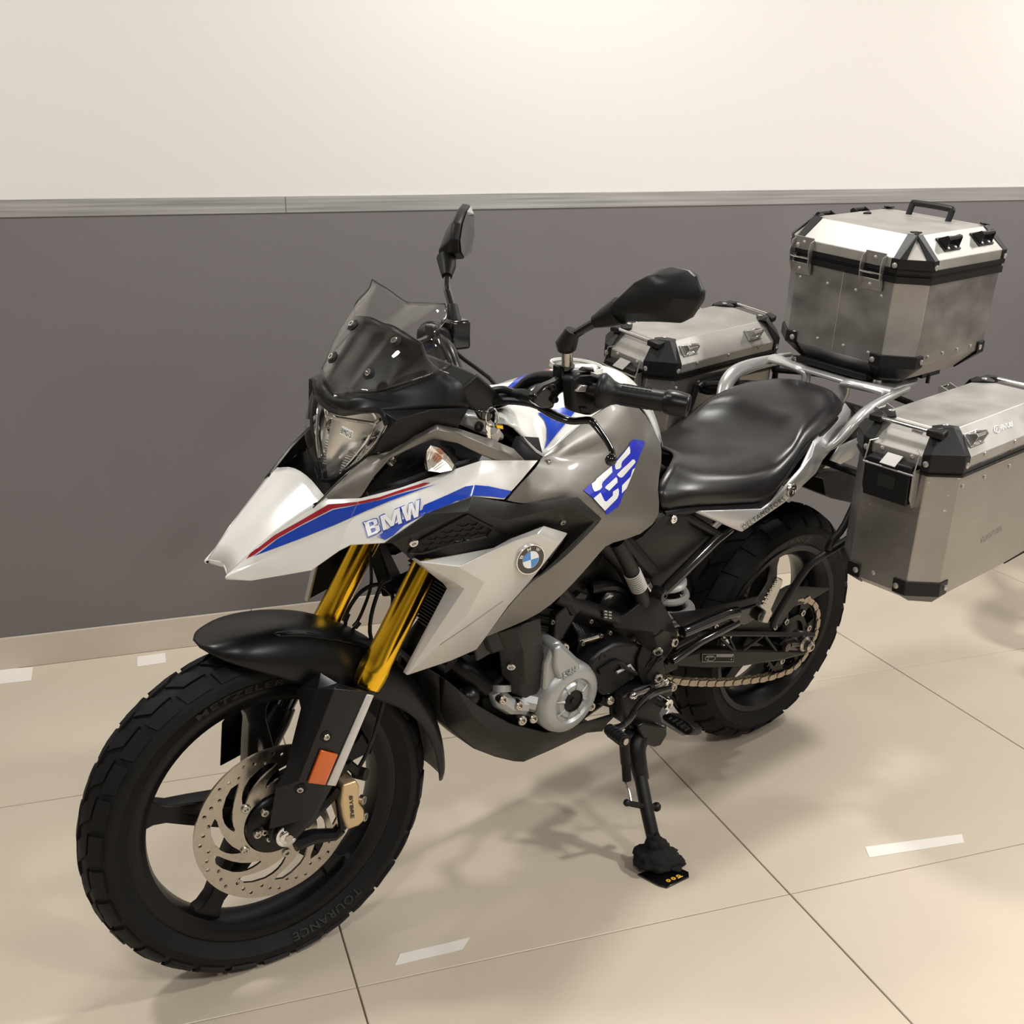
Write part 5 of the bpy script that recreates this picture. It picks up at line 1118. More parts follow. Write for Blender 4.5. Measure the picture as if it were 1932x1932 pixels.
# side stand
ft_ = B(5, 1400, 1570, .285)
SS = MB().tube([B(5, 1335, 880, .150), B(5, 1300, 950, .166), B(5, 1288, 1010, .176), B(5, 1300, 1090, .190), B(5, 1322, 1190, .204)], [.026, .024, .022, .0195, .0165], 14, 4).out('side_stand', BLK, BIKE)
MB().tube([B(5, 1310, 1150, .198), B(5, 1350, 1360, .243), B(5, 1395, 1560, .285), B(5, 1405, 1650, .300)], .0145, 16).out('stand_leg', BLK, SS)
MB().tube([B(5, 1230, 1335, .235), B(5, 1350, 1360, .243), B(5, 1410, 1360, .25)], .0065, 10).out('stand_tang', BLK, SS)
MB().sphere(B(5, 1412, 1360, .25), .0105, 10).out('tang_end', BLK, SS); MB().sphere(B(5, 1232, 1335, .235), .008, 10).out('spring_stud', BLK, SS)
mb = MB(); a = B(5, 1214, 950, .180); b_ = B(5, 1226, 1095, .190); c_ = B(5, 1233, 1200, .20); d_ = B(5, 1258, 1335, .236)
mb.tube([B(5, 1262, 890, .155), a, b_], .0115, 12); mb.out('spring_cover', HOSE, SS)
n_ = 160; ax = (c_ - b_); u1 = ax.orthogonal().normalized(); u2 = ax.normalized().cross(u1)
MB().tube([b_ + ax * (i / n_) + (u1 * math.cos(i * .63) + u2 * math.sin(i * .63)) * .0085 for i in range(n_ + 1)], .0017, 6).out('stand_spring', BLK, SS)
MB().tube([c_, c_.lerp(d_, .06) + Vector((.006, 0, 0)), c_.lerp(d_, .5), d_], .0028, 8).out('spring_hook', STL, SS)
mb = MB(); mb.prism([B(5, x, y, .185) for x, y in ((1300, 870), (1340, 850), (1470, 880), (1480, 920), (1440, 990), (1400, 1000), (1340, 960), (1310, 910))], (0, -.02, 0)); mb.out('stand_switch', MBLK, SS, bev=.004)
MB().tube([B(5, 1240, 700, .14), B(5, 1240, 870, .15)], .016, 10).out('bracket_post', BLK, BIKE)
MB().tube([B(5, 1060, 700, .12), B(5, 1130, 725, .125), B(5, 1200, 735, .13)], .012, 8).out('case_foot', DARK, BIKE)
MB().tube([B(5, 1133, 730, .13), B(5, 1137, 795, .13), B(5, 1200, 800, .14)], .004, 6).out('breather_pipe', HOSE, BIKE)
# ================================================================== HANDLEBAR (front end frame)
def tubeF(name, pts, r, m, parent=BIKE, n=10, sm=4, s=1, **k):
    P_ = [pt(p, 'F') for p in pts]; P_ = [Vector((p.x, p.y * s, p.z)) for p in P_]
    return MB().tube(P_, r, n, sm).out(name, m, parent, 'F' if parent is BIKE else None, **k)
def mf(p, s): return Vector((p.x, p.y * s, p.z))
mb = MB()
for s in (1, -1):
    mb.tube([mf(p, s) for p in (Vector((.972, 0, 1.045)), Vector((.970, .05, 1.048)), Vector((.955, .10, 1.072)), F(3, 700, 1300, .135), F(3, 800, 1272, .17), F(3, 930, 1290, .22), F(3, 1100, 1352, .27), F(3, 1160, 1362, .285))], .0125, 14, 4)
BAR = mb.out('handlebar', MBLK, BIKE, 'F', smooth=60)
mb = MB()
for s in (1, -1): mb.box((.972, .032 * s, 1.04), (.05, .022, .055))
mb.out('handlebar_clamp', ENG, BIKE, 'F', bev=.004)
g0, g1, g2 = F(3, 1150, 1358, .282), F(3, 1600, 1432, .365), F(3, 1765, 1462, .398)
for s in (1, -1):
    a, b_, c_ = mf(g0, s), mf(g1, s), mf(g2, s); d = (b_ - a); L_ = d.length; u = d.normalized()
    G = MB().lathe(a, u, [(0, .0001), (0, .026), (.004, .030), (.010, .031), (.017, .027), (.026, .0205), (.034, .0178)] + [(.034 + (L_ - .036) * t / 20, .0172 + (.0006 if t % 2 else 0)) for t in range(1, 21)] + [(L_ - .001, .019), (L_, .0001)], 32).out('handlebar_grip', HOSE, BIKE, 'F', smooth=50)
    mb = MB()
    for k in range(14):
        a_ = 2 * math.pi * k / 14; o_ = u.orthogonal().normalized(); w_ = u.cross(o_); q = o_ * math.cos(a_) + w_ * math.sin(a_)
        mb.tube([a + u * .04 + q * .0172, a + u * (L_ * .78) + q * .0170], .0013, 4)
    mb.out('grip_rib', HOSE, G)
    W_ = MB().lathe(b_, c_ - b_, [(-.002, .0001), (-.002, .0180), (.002, .0205), (.016, .0212), (.030, .0196), (.0375, .0186), (.0392, .0172), (.0392, .0105), (.028, .0085), (.028, .0001)], 32).out('bar_end_weight', MBLK, BIKE, 'F', smooth=30)
    # switch housing
    hp = [(985, 1285), (1030, 1245), (1110, 1238), (1175, 1262), (1232, 1390), (1238, 1455), (1180, 1490), (1105, 1530), (1000, 1505), (990, 1400)]
    SWH = MB().prism([mf(F(3, x, y, .268), s) for x, y in hp], (0, -.034 * s, 0)).out('switch_housing', BLK, BIKE, 'F', bev=.006)
    if s == 1:
        MB().prism([F(3, x, y, .274) for x, y in ((1010, 1368), (1040, 1322), (1090, 1326), (1100, 1345), (1082, 1370))], (0, -.012, 0)).out('switch_button', PEG, SWH, bev=.0015)
        MB().prism([F(3, x, y, .272) for x, y in ((1055, 1232), (1080, 1208), (1125, 1215), (1135, 1240))], (0, -.016, 0)).out('switch_button', DGREY, SWH, bev=.002)
        MB().prism([F(3, x, y, .273) for x, y in ((1040, 1470), (1085, 1470), (1090, 1510), (1050, 1510))], (0, -.008, 0)).out('switch_button', HOSE, SWH, bev=.002)
    # perch and lever
    MB().prism([mf(F(3, x, y, .232), s) for x, y in ((735, 1395), (800, 1330), (875, 1300), (930, 1262), (985, 1290), (985, 1345), (905, 1385), (880, 1420), (860, 1480), (790, 1480), (735, 1440))], (0, -.022 * s, 0)).out('lever_perch', GBLK, BIKE, 'F', bev=.004)
    MB().prism([mf(F(3, x, y, .236), s) for x, y in ((920, 1200), (978, 1195), (985, 1290), (915, 1290))], (0, -.03 * s, 0)).out('mirror_clamp', GBLK, BIKE, 'F', bev=.003)
    lv = [mf(F(3, x, y, l), s) for x, y, l in ((770, 1465, .20), (880, 1530, .222), (985, 1560, .242), (1095, 1556, .268), (1135, 1590, .278), (1180, 1650, .292), (1220, 1710, .306), (1248, 1770, .320), (1238, 1818, .327))]
    LV = MB().tube(lv, [.0115, .011, .010, .010, .0085, .0075, .007, .0065, .006], 12, 4, flat=((0, 0, 1), .65)).out('clutch_lever' if s == 1 else 'brake_lever', GBLK, BIKE, 'F', smooth=60)
    MB().sphere(lv[-1], .0105, 12).out('lever_ball', GBLK, LV)
    if s == 1:
        for q, l_ in (((850, 1340), .235), ((865, 1420), .235)): bolt(F(3, *q, l_), (.1, 1, .3), .006, .004, LV, None, DARK)
    MB().tube([mf(F(3, 600, 1380, .125), s), mf(F(3, 665, 1392, .15), s), mf(F(3, 745, 1415, .185), s)], [.0085, .0125, .0105], 12, 3).out('cable_boot', HOSE, BIKE, 'F')
MB().box(F(2, 1235, 500, -.255), (.045, .05, .06)).out('brake_reservoir', GBLK, BIKE, 'F', bev=.006)
tubeF('clutch_cable', [(3, 310, 1450, .05), (3, 420, 1375, .08), (3, 520, 1352, .105), (3, 610, 1378, .125)], .0068, HOSE)
tubeF('wiring_loom', [(3, 300, 1470, .06), (3, 420, 1440, .09), (3, 560, 1425, .12), (3, 700, 1440, .165), (3, 790, 1470, .20)], .0075, HOSE)
tubeF('wiring_loom', [(3, 320, 1460, .03), (3, 470, 1400, .06), (3, 620, 1405, .11), (3, 740, 1430, .17)], .0055, HOSE)
tubeF('brake_line', [(3, 330, 1475, -.02), (3, 480, 1330, -.08), (2, 1240, 640, -.20), (2, 1220, 540, -.25)], .0045, HOSE)
# ---- mirrors
tubeF('mirror_stem_bolt', [(3, 950, 1195, .238), (3, 948, 1100, .243)], .0095, STL, sm=0, n=14)
MS = tubeF('mirror_stem', [(3, 1000, 985, .258), (3, 1140, 902, .295)], .0078, GBLK, sm=0)
tubeF('stem_boot', [(3, 938, 1092, .242), (3, 940, 1060, .244), (3, 985, 962, .256)], [.014, .0185, .0125], HOSE, sm=0, n=14)
tubeF('stem_collar', [(3, 950, 1212, .237), (3, 950, 1190, .238)], .0125, GBLK, sm=0, n=6)
def mirror(name, ring, mid, crest, back, s_out, glass_in):
    """ring: rim outline; mid: shoulder; crest: ridge points; shell bulges to the front, glass faces the rider"""
    n = len(ring); mb = MB(); mb.add(ring + mid, [(i, (i + 1) % n, n + (i + 1) % n, n + i) for i in range(n)])
    m0 = len(mb.v); c_ = avgp(mid) if crest is None else crest
    mb.add(mid + [c_], [(i, (i + 1) % n, n) for i in range(n)])
    mb.add(ring + back, [(i, (i + 1) % n, n + (i + 1) % n, n + i) for i in range(n)]); mb.add(back, [list(range(n))])
    o = mb.out(name, BLK, BIKE, 'F', smooth=24)
    md = o.modifiers.new('bev', 'BEVEL'); md.width = .003; md.segments = 2; md.limit_method = 'ANGLE'; md.angle_limit = R(30)
    cb_ = avgp(back); nb = (cb_ - avgp(ring)).normalized()
    MB().add([p.lerp(cb_, .07) + nb * .0012 for p in back], [list(range(n))]).out('mirror_glass', MIRR, o, smooth=0)
    return o
rl = [(1208, 830, .305), (1345, 702, .345), (1440, 612, .375), (1560, 552, .41), (1655, 535, .435), (1765, 560, .465), (1805, 600, .48), (1846, 700, .495), (1838, 765, .495), (1762, 880, .475), (1695, 914, .455), (1540, 906, .41), (1380, 905, .36), (1230, 915, .315)]
ring = [F(3, *q) for q in rl]
shp = Vector((.030, -.006, .004))
cl = avgp(ring)
mid = []
for p in ring: mid.append(p.lerp(cl, .33) + shp * .8)
back = [p.lerp(cl, .05) - Vector((.012, 0, 0)) for p in ring]
ML = mirror('left_mirror', ring, mid, F(3, 1660, 690, .44) + shp * 1.15, back, 1, 0)
ML.name = 'mirror'
tubeF('mirror_socket', [(3, 1128, 905, .292), (3, 1210, 872, .31), (3, 1300, 830, .335)], [.0105, .0175, .023], BLK, sm=0, n=16)
rl = [(303, 118, -.42), (328, 190, -.425), (333, 330, -.42), (312, 440, -.405), (255, 488, -.385), (200, 515, -.375), (232, 440, -.345), (228, 360, -.340), (246, 250, -.350), (275, 165, -.385)]
glass_ = [F(3, *q) for q in ((303, 135, -.415), (323, 190, -.42), (328, 330, -.415), (308, 436, -.402), (262, 478, -.382), (240, 440, -.350), (233, 360, -.344), (250, 255, -.352), (278, 172, -.385))]
cg_ = avgp(glass_)
n_ = len(glass_); big = [cg_ + (p - cg_) * 1.07 for p in glass_]
bk1 = [p + Vector((.012, -.014, 0)) for p in [cg_ + (q - cg_) * 1.10 for q in glass_]]
tgt = [F(3, *q) for q in ((290, 120, -.425), (300, 190, -.44), (290, 330, -.44), (220, 470, -.43), (180, 512, -.41), (98, 500, -.40), (92, 430, -.40), (150, 285, -.41), (230, 160, -.42))]
mb = MB(); mb.add(big + bk1 + tgt, [(i, (i + 1) % n_, n_ + (i + 1) % n_, n_ + i) for i in range(n_)] + [(n_ + i, n_ + (i + 1) % n_, 2 * n_ + (i + 1) % n_, 2 * n_ + i) for i in range(n_)] + [[2 * n_ + i for i in range(n_)]])
mb.add(big, [list(range(n_))])
MR = mb.out('mirror', BLK, BIKE, 'F', smooth=60, bev=.004)
ng = (glass_[2] - cg_).cross(glass_[5] - cg_).normalized()
if ng.x > 0: ng = -ng
MB().add([p + ng * .0025 for p in glass_], [list(range(n_))]).out('mirror_glass', MIRR, MR, smooth=0)
tubeF('mirror_socket', [(3, 148, 480, -.39), (3, 155, 540, -.37), (3, 152, 602, -.35)], [.021, .018, .011], BLK, sm=0, n=16)
tubeF('mirror_stem', [(3, 154, 590, -.355), (3, 150, 680, -.32), (3, 160, 720, -.30), (3, 182, 800, -.275)], .0075, GBLK, sm=3)
tubeF('stem_boot', [(3, 185, 795, -.275), (3, 195, 870, -.262), (3, 215, 930, -.255)], [.0115, .014, .017], HOSE, sm=0, n=14)
# ---- dash top, ignition
MB().prism([B(2, 1178, 788, .045), B(2, 1250, 800, .045), B(2, 1480, 878, .05), B(2, 1508, 908, .05), B(2, 1368, 962, .055), B(2, 1345, 900, .055)], (0, -.09, 0)).out('dash_top', mat('dash_silver', (.55, .55, .53), .35, .4), BIKE, bev=.004)
MB().prism([(1.10, .10, 1.10), (1.06, .10, 1.13), (.99, .09, 1.075), (1.03, .09, 1.03)], (0, -.20, 0)).out('instrument_cluster', BLK, BIKE, bev=.006)
MB().prism([B(2, x, y, .135) for x, y in ((1325, 1095), (1480, 1105), (1600, 1240), (1590, 1290), (1440, 1240), (1300, 1180))], (0, -.06, 0)).out('steering_yoke', ENG, BIKE, bev=.006)
yk = bpy.data.objects['steering_yoke']
p, n = onto(yk, 2, 1403, 1178, 0); MB().lathe(p, n, [(0, .0001), (0, .009), (.003, .009), (.003, .005), (.0, .0045), (.0, .0001)], 20).out('yoke_bolt', DARK, yk)
KEY = thing('key_ring', 'small bunch of keys with a black fob hanging at the ignition between handlebar and tank', 'keys', ROOT @ Matrix.Translation(B(2, 1470, 1100, .156)))
ko = B(2, 1470, 1100, .156)
def kq(x, y, l=.142): return B(2, x, y, l + .014) - ko
MB().prism([kq(x, y) for x, y in ((1388, 1072), (1430, 1058), (1500, 1075), (1510, 1110), (1480, 1145), (1420, 1130))], (0, -.010, 0)).out('key_fob', GBLK, KEY, bev=.003)
MB().prism([kq(x, y, .146) for x, y in ((1462, 1150), (1500, 1160), (1488, 1200), (1492, 1270), (1478, 1278), (1468, 1262), (1472, 1248), (1462, 1235), (1470, 1222), (1455, 1195))], (0, -.003, 0)).out('key', CHR, KEY)
MB().prism([kq(x, y, .144) for x, y in ((1495, 1245), (1540, 1225), (1560, 1195), (1565, 1240), (1545, 1285), (1520, 1290), (1500, 1278))], (0, -.003, 0)).out('key', PEG, KEY)
MB().prism([kq(x, y, .147) for x, y in ((1532, 1162), (1582, 1170), (1585, 1200), (1535, 1192))], (0, -.006, 0)).out('gold_tag', GOLD, KEY, bev=.001)
rg = [kq(1500 + 45 * math.cos(a * .35), 1110 + 70 * math.sin(a * .35), .148) for a in range(18)]
MB().tube(rg + [rg[0]], .0012, 6).out('split_ring', CHR, KEY)

# ================================================================== ALUMINIUM CASES
def ring8(x0, x1, y0, y1, c, z):
    return [Vector(q) for q in ((x1, y1 - c, z), (x1 - c, y1, z), (x0 + c, y1, z), (x0, y1 - c, z), (x0, y0 + c, z), (x0 + c, y0, z), (x1 - c, y0, z), (x1, y0 + c, z))]
def rings(mb, rs, bottom=False, top=False):
    n = len(rs[0]); v = [p for r in rs for p in r]; f = gridfaces(len(rs), n, True)
    if bottom: f.append(list(range(n))[::-1])
    if top: f.append([len(v) - n + i for i in range(n)])
    mb.add(v, f); return mb
def flipy(o_mb, s):
    if s < 0: o_mb.v = [Vector((p.x, -p.y, p.z)) for p in o_mb.v]
    return o_mb
ALS = mat('case_side_aluminium', (.36, .35, .35), .36, .9, noise=((10, 10, 16), .20, .10))
ALP = mat('case_lid_aluminium', (.42, .405, .38), .52, .8, noise=((12, 12, 12), .12, .08))
def scratched(name, base, rough):
    m = mat(name, base, rough, .88, noise=((7, 7, 9), .16, .08)).copy(); nt = m.node_tree; b = nt.nodes['Principled BSDF']
    tc = nt.nodes.new('ShaderNodeTexCoord'); src = b.inputs['Base Color'].links[0].from_socket; prev = src
    for k, (rz, sc) in enumerate(((.5, 3.2), (2.1, 2.6), (-.7, 4.1))):
        mp = nt.nodes.new('ShaderNodeMapping'); mp.inputs['Rotation'].default_value = (rz, rz * .7, rz * 1.3); mp.inputs['Scale'].default_value = (sc, sc * 40, sc * 40)
        nz = nt.nodes.new('ShaderNodeTexNoise'); nz.inputs['Scale'].default_value = 1.; nz.inputs['Detail'].default_value = 1
        nt.links.new(tc.outputs['Object'], mp.inputs[0]); nt.links.new(mp.outputs[0], nz.inputs['Vector'])
        r = nt.nodes.new('ShaderNodeMapRange'); r.inputs[1].default_value = .76; r.inputs[2].default_value = .80; r.inputs[3].default_value = 0; r.inputs[4].default_value = .55
        mx = nt.nodes.new('ShaderNodeMix'); mx.data_type = 'RGBA'; mx.inputs[7].default_value = (.75, .74, .70, 1)
        nt.links.new(nz.outputs[0], r.inputs[0]); nt.links.new(r.outputs[0], mx.inputs[0]); nt.links.new(prev, mx.inputs[6]); prev = mx.outputs[2]
    nt.links.new(prev, b.inputs['Base Color']); return m
SCR = scratched('scratched_aluminium', (.34, .325, .31), .38)
def rivets(mb, pts, n, r=.0042):
    for p in pts: mb.lathe(p, n, [(-.001, r), (.0012, r), (.0026, r * .6), (.003, .0001)], 12)
def each(mb, name, m, parent):     # every rivet an object of its own
    n = 48; nf = len(mb.f) // (len(mb.v) // n)
    for k in range(len(mb.v) // n):
        t = MB(); t.v = mb.v[k * n:(k + 1) * n]; t.f = [[i - k * n for i in f] for f in mb.f[k * nf:(k + 1) * nf]]; t.out(name, m, parent)
def corner(sx, sy, a, b, c):      # edge points of one vertical corner, in order front/back face -> side face
    return lambda ox, oy: Vector((sx * (a - ox), sy * (b - oy), 0))
def low_bracket(mb, X, Yh, c, k, zh, zq, z0, d, sx, sy, o=.0025, tp=0):
    def P_(x, y, z): return Vector((sx * x, sy * y, z))
    A = P_(X + o, Yh - c - k, zh); B_ = P_(X + o, Yh - c, zh); C = P_(X - c, Yh + o, zh); D = P_(X - c - k, Yh + o, zh)
    A2 = P_(X + o, Yh - c - k, zq); B2 = P_(X + o, Yh - c, zq); C2 = P_(X - c, Yh + o, zq); D2 = P_(X - c - k, Yh + o, zq)
    E = P_(X - d + o, Yh - d - c * .75, z0 - .002); F_ = P_(X - d - c * .75, Yh - d + o, z0 - .002)
    mb.add([A, B_, C, D, A2, B2, C2, D2, E, F_], [(0, 1, 5, 4), (1, 2, 6, 5), (2, 3, 7, 6), (4, 5, 8), (5, 6, 9, 8), (6, 7, 9)])
    return [((A + B_) * .5 * 1 + (A2 + B2) * .5) * .5, (C + D + C2 + D2) * .25]
# ---- top case
TC = dict(xc=-.327, a=.212, b=.197, c=.056, zb=1.218, zl=1.274, zT=1.321, zq=1.025, z0=.975, d1=.057, d0=.049)
LNM = lambda ln: Matrix.Translation((0, 0, .8)) @ Matrix.Rotation(R(-ln), 4, 'X') @ Matrix.Translation((0, 0, -.8))
MT = ROOT @ LNM(.468) @ Matrix.Translation((TC['xc'], 0, 1.0)) @ Matrix.Rotation(R(2.076), 4, 'Y') @ Matrix.Translation((0, 0, TC['z0'] - 1.0))
TOPC = thing('top_case', 'large square aluminium top case with black corners mounted highest behind the seat', 'luggage case', MT)
a, b, c = TC['a'], TC['b'], TC['c']; zz = lambda k: TC[k] - TC['z0']
i_ = .004
def box8(x, y, c_, z): return ring8(-x, x, -y, y, c_, z)
mb = MB(); rings(mb, [box8(a - i_ - .049, b - i_ - .049, c * .6, 0), box8(a - i_ - .002, b - i_ - .002, c, zz('zq')), box8(a - i_, b - i_, c, zz('zb') + .004)], bottom=True)
mb.out('case_body', ALS, TOPC, smooth=20, bev=.0015)
mb = MB(); zb = zz('zb')
rings(mb, [box8(a - .004, b - .004, c, zb), box8(a + .001, b + .001, c, zb + .001), box8(a + .001, b + .001, c, zb + .016), box8(a - .002, b - .002, c, zb + .018), box8(a - .002, b - .002, c, zb + .021), box8(a + .002, b + .002, c, zb + .023), box8(a + .002, b + .002, c, zb + .034), box8(a - .004, b - .004, c, zb + .035)])
mb.out('rubber_seal_band', BLK, TOPC, smooth=20)
mb = MB(); rings(mb, [box8(a, b, c, zb + .030), box8(a, b, c, zz('zl')), box8(a - .057, b - .057, .006, zz('zT'))], top=True)
LID = mb.out('lid', ALP, TOPC, smooth=20, bev=.0015)
# light press line down the front face, rivets
mb = MB(); mb.tube([(a - i_ + .0004, -.0, zb), (a - i_ - .0015, -.0, zz('zq') + .005)], .0008, 4); mb.out('panel_seam', PEG, TOPC)
mb = MB()
rivets(mb, [(a - i_ - .001, y, zz('zq') + .022) for y in (-.115, -.045, .03, .10)], (1, 0, 0))
rivets(mb, [(a - i_ - .0005, y, zb - .035) for y in (-.12, -.04, .04, .11)], (1, 0, 0))
rivets(mb, [(x, b - i_ - .001, zz('zq') + .018) for x in (.10, .035, -.03, -.09)], (0, 1, 0))
each(mb, 'rivet', PEG, TOPC)
for sx in (1, -1):
    for sy in (1, -1):
        mb = MB(); sc2 = low_bracket(mb, a - i_, b - i_, c, .030, zz('zq') + .024, zz('zq') - .004, 0, .049, sx, sy)
        o = mb.out('corner_bracket', BLK, TOPC, solid=.003, smooth=0, bev=.002, out=(sx * 3, sy * 3, 0))
        m2 = MB(); rivets(m2, [sc2[0] + Vector((.001 * sx, -.006 * sy, 0))], (sx, 0, 0), .0065); rivets(m2, [sc2[1] + Vector((-.006 * sx, .001 * sy, 0))], (0, sy, 0), .0065); each(m2, 'bracket_screw', PEG, o)
        # lid corner frame: base band and two legs up the bevel
        def P_(x, y, z): return Vector((sx * x, sy * y, z))
        o2 = .004; zl = zz('zl'); z1 = zb + .030; zt = zz('zT'); q = .020
        AA = a + .002; BB = b + .002
        mb = MB()
        mb.add([P_(AA, BB - c - q, z1), P_(AA, BB - c, z1), P_(AA - c, BB, z1), P_(AA - c - q, BB, z1), P_(AA, BB - c - q, zl), P_(AA, BB - c + .0, zl), P_(AA - c, BB, zl), P_(AA - c - q, BB, zl)], [(0, 1, 5, 4), (1, 2, 6, 5), (2, 3, 7, 6)])
        T1 = P_(a - .055, b - .057 - .012, zt + .002); T2 = P_(a - .057, b - .055, zt + .003); T3 = P_(a - .057 - .012, b - .055, zt + .002)
        c1 = P_(AA, BB - c, zl); c2 = P_(AA - c, BB, zl)
        g1_ = c1.lerp(c2, .22); g2_ = c1.lerp(c2, .78); gt1 = T2 + P_(.004, 0, 0) * 1; 
        mb.add([P_(AA, BB - c - q * .8, zl), c1, g1_, T2 + (c2 - c1) * .04, T2, P_(a - .055, b - .057 - .022, zt + .002)], [(0, 1, 4, 5), (1, 2, 3, 4)])
        mb.add([P_(AA - c - q * .8, BB, zl), c2, g2_, T2 - (c2 - c1) * .04, T2, P_(a - .057 - .022, b - .055, zt + .002)], [(0, 1, 4, 5), (1, 2, 3, 4)])
        mb.add([T2 + Vector((-.022 * sx, -.002 * sy, .001)), T2, T2 + Vector((-.002 * sx, -.022 * sy, .001)), T2 + Vector((-.016 * sx, -.016 * sy, .001))], [(0, 1, 2, 3)])
        o = mb.out('lid_corner_frame', BLK, TOPC, solid=.0035, smooth=0, out=(sx * 3, sy * 3, 3.), bev=.001)
        m2 = MB(); rivets(m2, [P_(AA + .002, BB - c - q * .4, (z1 + zl) / 2 - .002)], (sx, 0, 0), .0065); m2.out('frame_screw', PEG, o); m2 = MB(); rivets(m2, [P_(AA - c - q * .4, BB + .002, (z1 + zl) / 2 - .002)], (0, sy, 0), .0065); m2.out('frame_screw', PEG, o)
def latch(parent, y, x, zc, s=1):
    w2, h2 = .027, .036
    mb = MB(); mb.box((x + .002, y, zc + .034), (.003, w2 * 2, .030)); mb.box((x + .002, y, zc - .026), (.003, w2 * 2, .026))
    for e in (-1, 1):
        mb.prism([(x + .002, y + e * w2, zc + .046), (x + .016, y + e * w2, zc + .040), (x + .022, y + e * w2, zc + .018), (x + .018, y + e * w2, zc - .012), (x + .004, y + e * w2, zc - .038), (x + .002, y + e * w2, zc - .038), (x + .002, y + e * w2, zc - .02), (x + .008, y + e * w2, zc - .005), (x + .006, y + e * w2, zc + .018)], (0, .002, 0))
    o = mb.out('latch', PSTL, parent, smooth=0, bev=.0006)
    m2 = MB(); m2.tube([(x + .014, y - w2 - .003, zc + .002), (x + .014, y + w2 + .003, zc + .002)], .0024, 8); m2.out('latch_pin', CHR, o)
    m3 = MB(); rivets(m3, [(x + .003, y, zc + .036), (x + .003, y - .004, zc - .027)], (1, 0, 0), .005); each(m3, 'latch_rivet', PEG, o)
for y in (-.118, .082): latch(TOPC, y, a - .001, zb + .014)
def loop(parent, p, n, along, L_=.036, H=.030, m=BLK):
    """plate with two triangular ears carrying a rod"""
    n = n.normalized(); al = along.normalized(); up = n.cross(al)
    mb = MB(); mb.prism([p + al * L_ * e + up * H * f for e, f in ((-1, -.75), (1, -.75), (1, .75), (-1, .75))], n * .003)
    for e in (-.75, .75):
        mb.prism([p + al * (L_ * e) + up * H * .7, p + al * (L_ * e) + up * H * .2 + n * .026, p + al * (L_ * e) - up * H * .2 + n * .026, p + al * (L_ * e) - up * H * .7], al * .003)
    o = mb.out('lashing_loop', m, parent, smooth=0, bev=.001)
    m2 = MB(); m2.tube([p + al * (-L_ * .8) + n * .022, p + al * (L_ * .8) + n * .022], .003 if m is not BLK else .005, 8); m2.out('loop_rod', m if m is BLK else CHR, o)
    m3 = MB(); rivets(m3, [p + al * L_ * .45 * e + up * H * .5 * f + n * .003 for e in (-1, 1) for f in (-1, 1)], n, .0042); each(m3, 'loop_rivet', PEG, o)
zm = (zz('zl') + zz('zT')) / 2 + .002
for s in (1, -1):
    for x in (.062, -.085):
        loop(TOPC, Vector((x, s * (b - .030), zm)), Vector((0, s * .047, .057)), Vector((1, 0, 0)), .034, .026)
HD = MB(); HD.tube([(-.115, -.055, zz('zT') - .004), (-.125, -.055, zz('zT') + .022), (-.127, -.048, zz('zT') + .028), (-.127, .048, zz('zT') + .028), (-.125, .055, zz('zT') + .022), (-.115, .055, zz('zT') - .004)], .008, 10, 3, flat=((0, 0, 1), .8)); HD.out('carry_handle', BLK, TOPC, smooth=60)
MB().prism([(-.045, -.155 + .03, zz('zT')), (-.02, -.10, zz('zT')), (-.0, -.11, zz('zT'))], (0, 0, .004)).out('lid_tab', BLK, TOPC)
mb = MB(); mb.box((-.03, b - .075, -.008), (.08, .03, .012)); mb.tube([(-.02, b - .06, -.01), (-.02, b - .06, -.03)], .005, 8); mb.out('base_fitting', BLK, TOPC)
mb = MB(); mb.box((.02, 0, -.01), (.26, .20, .018)); mb.out('base_plate', BLK, TOPC, bev=.003)
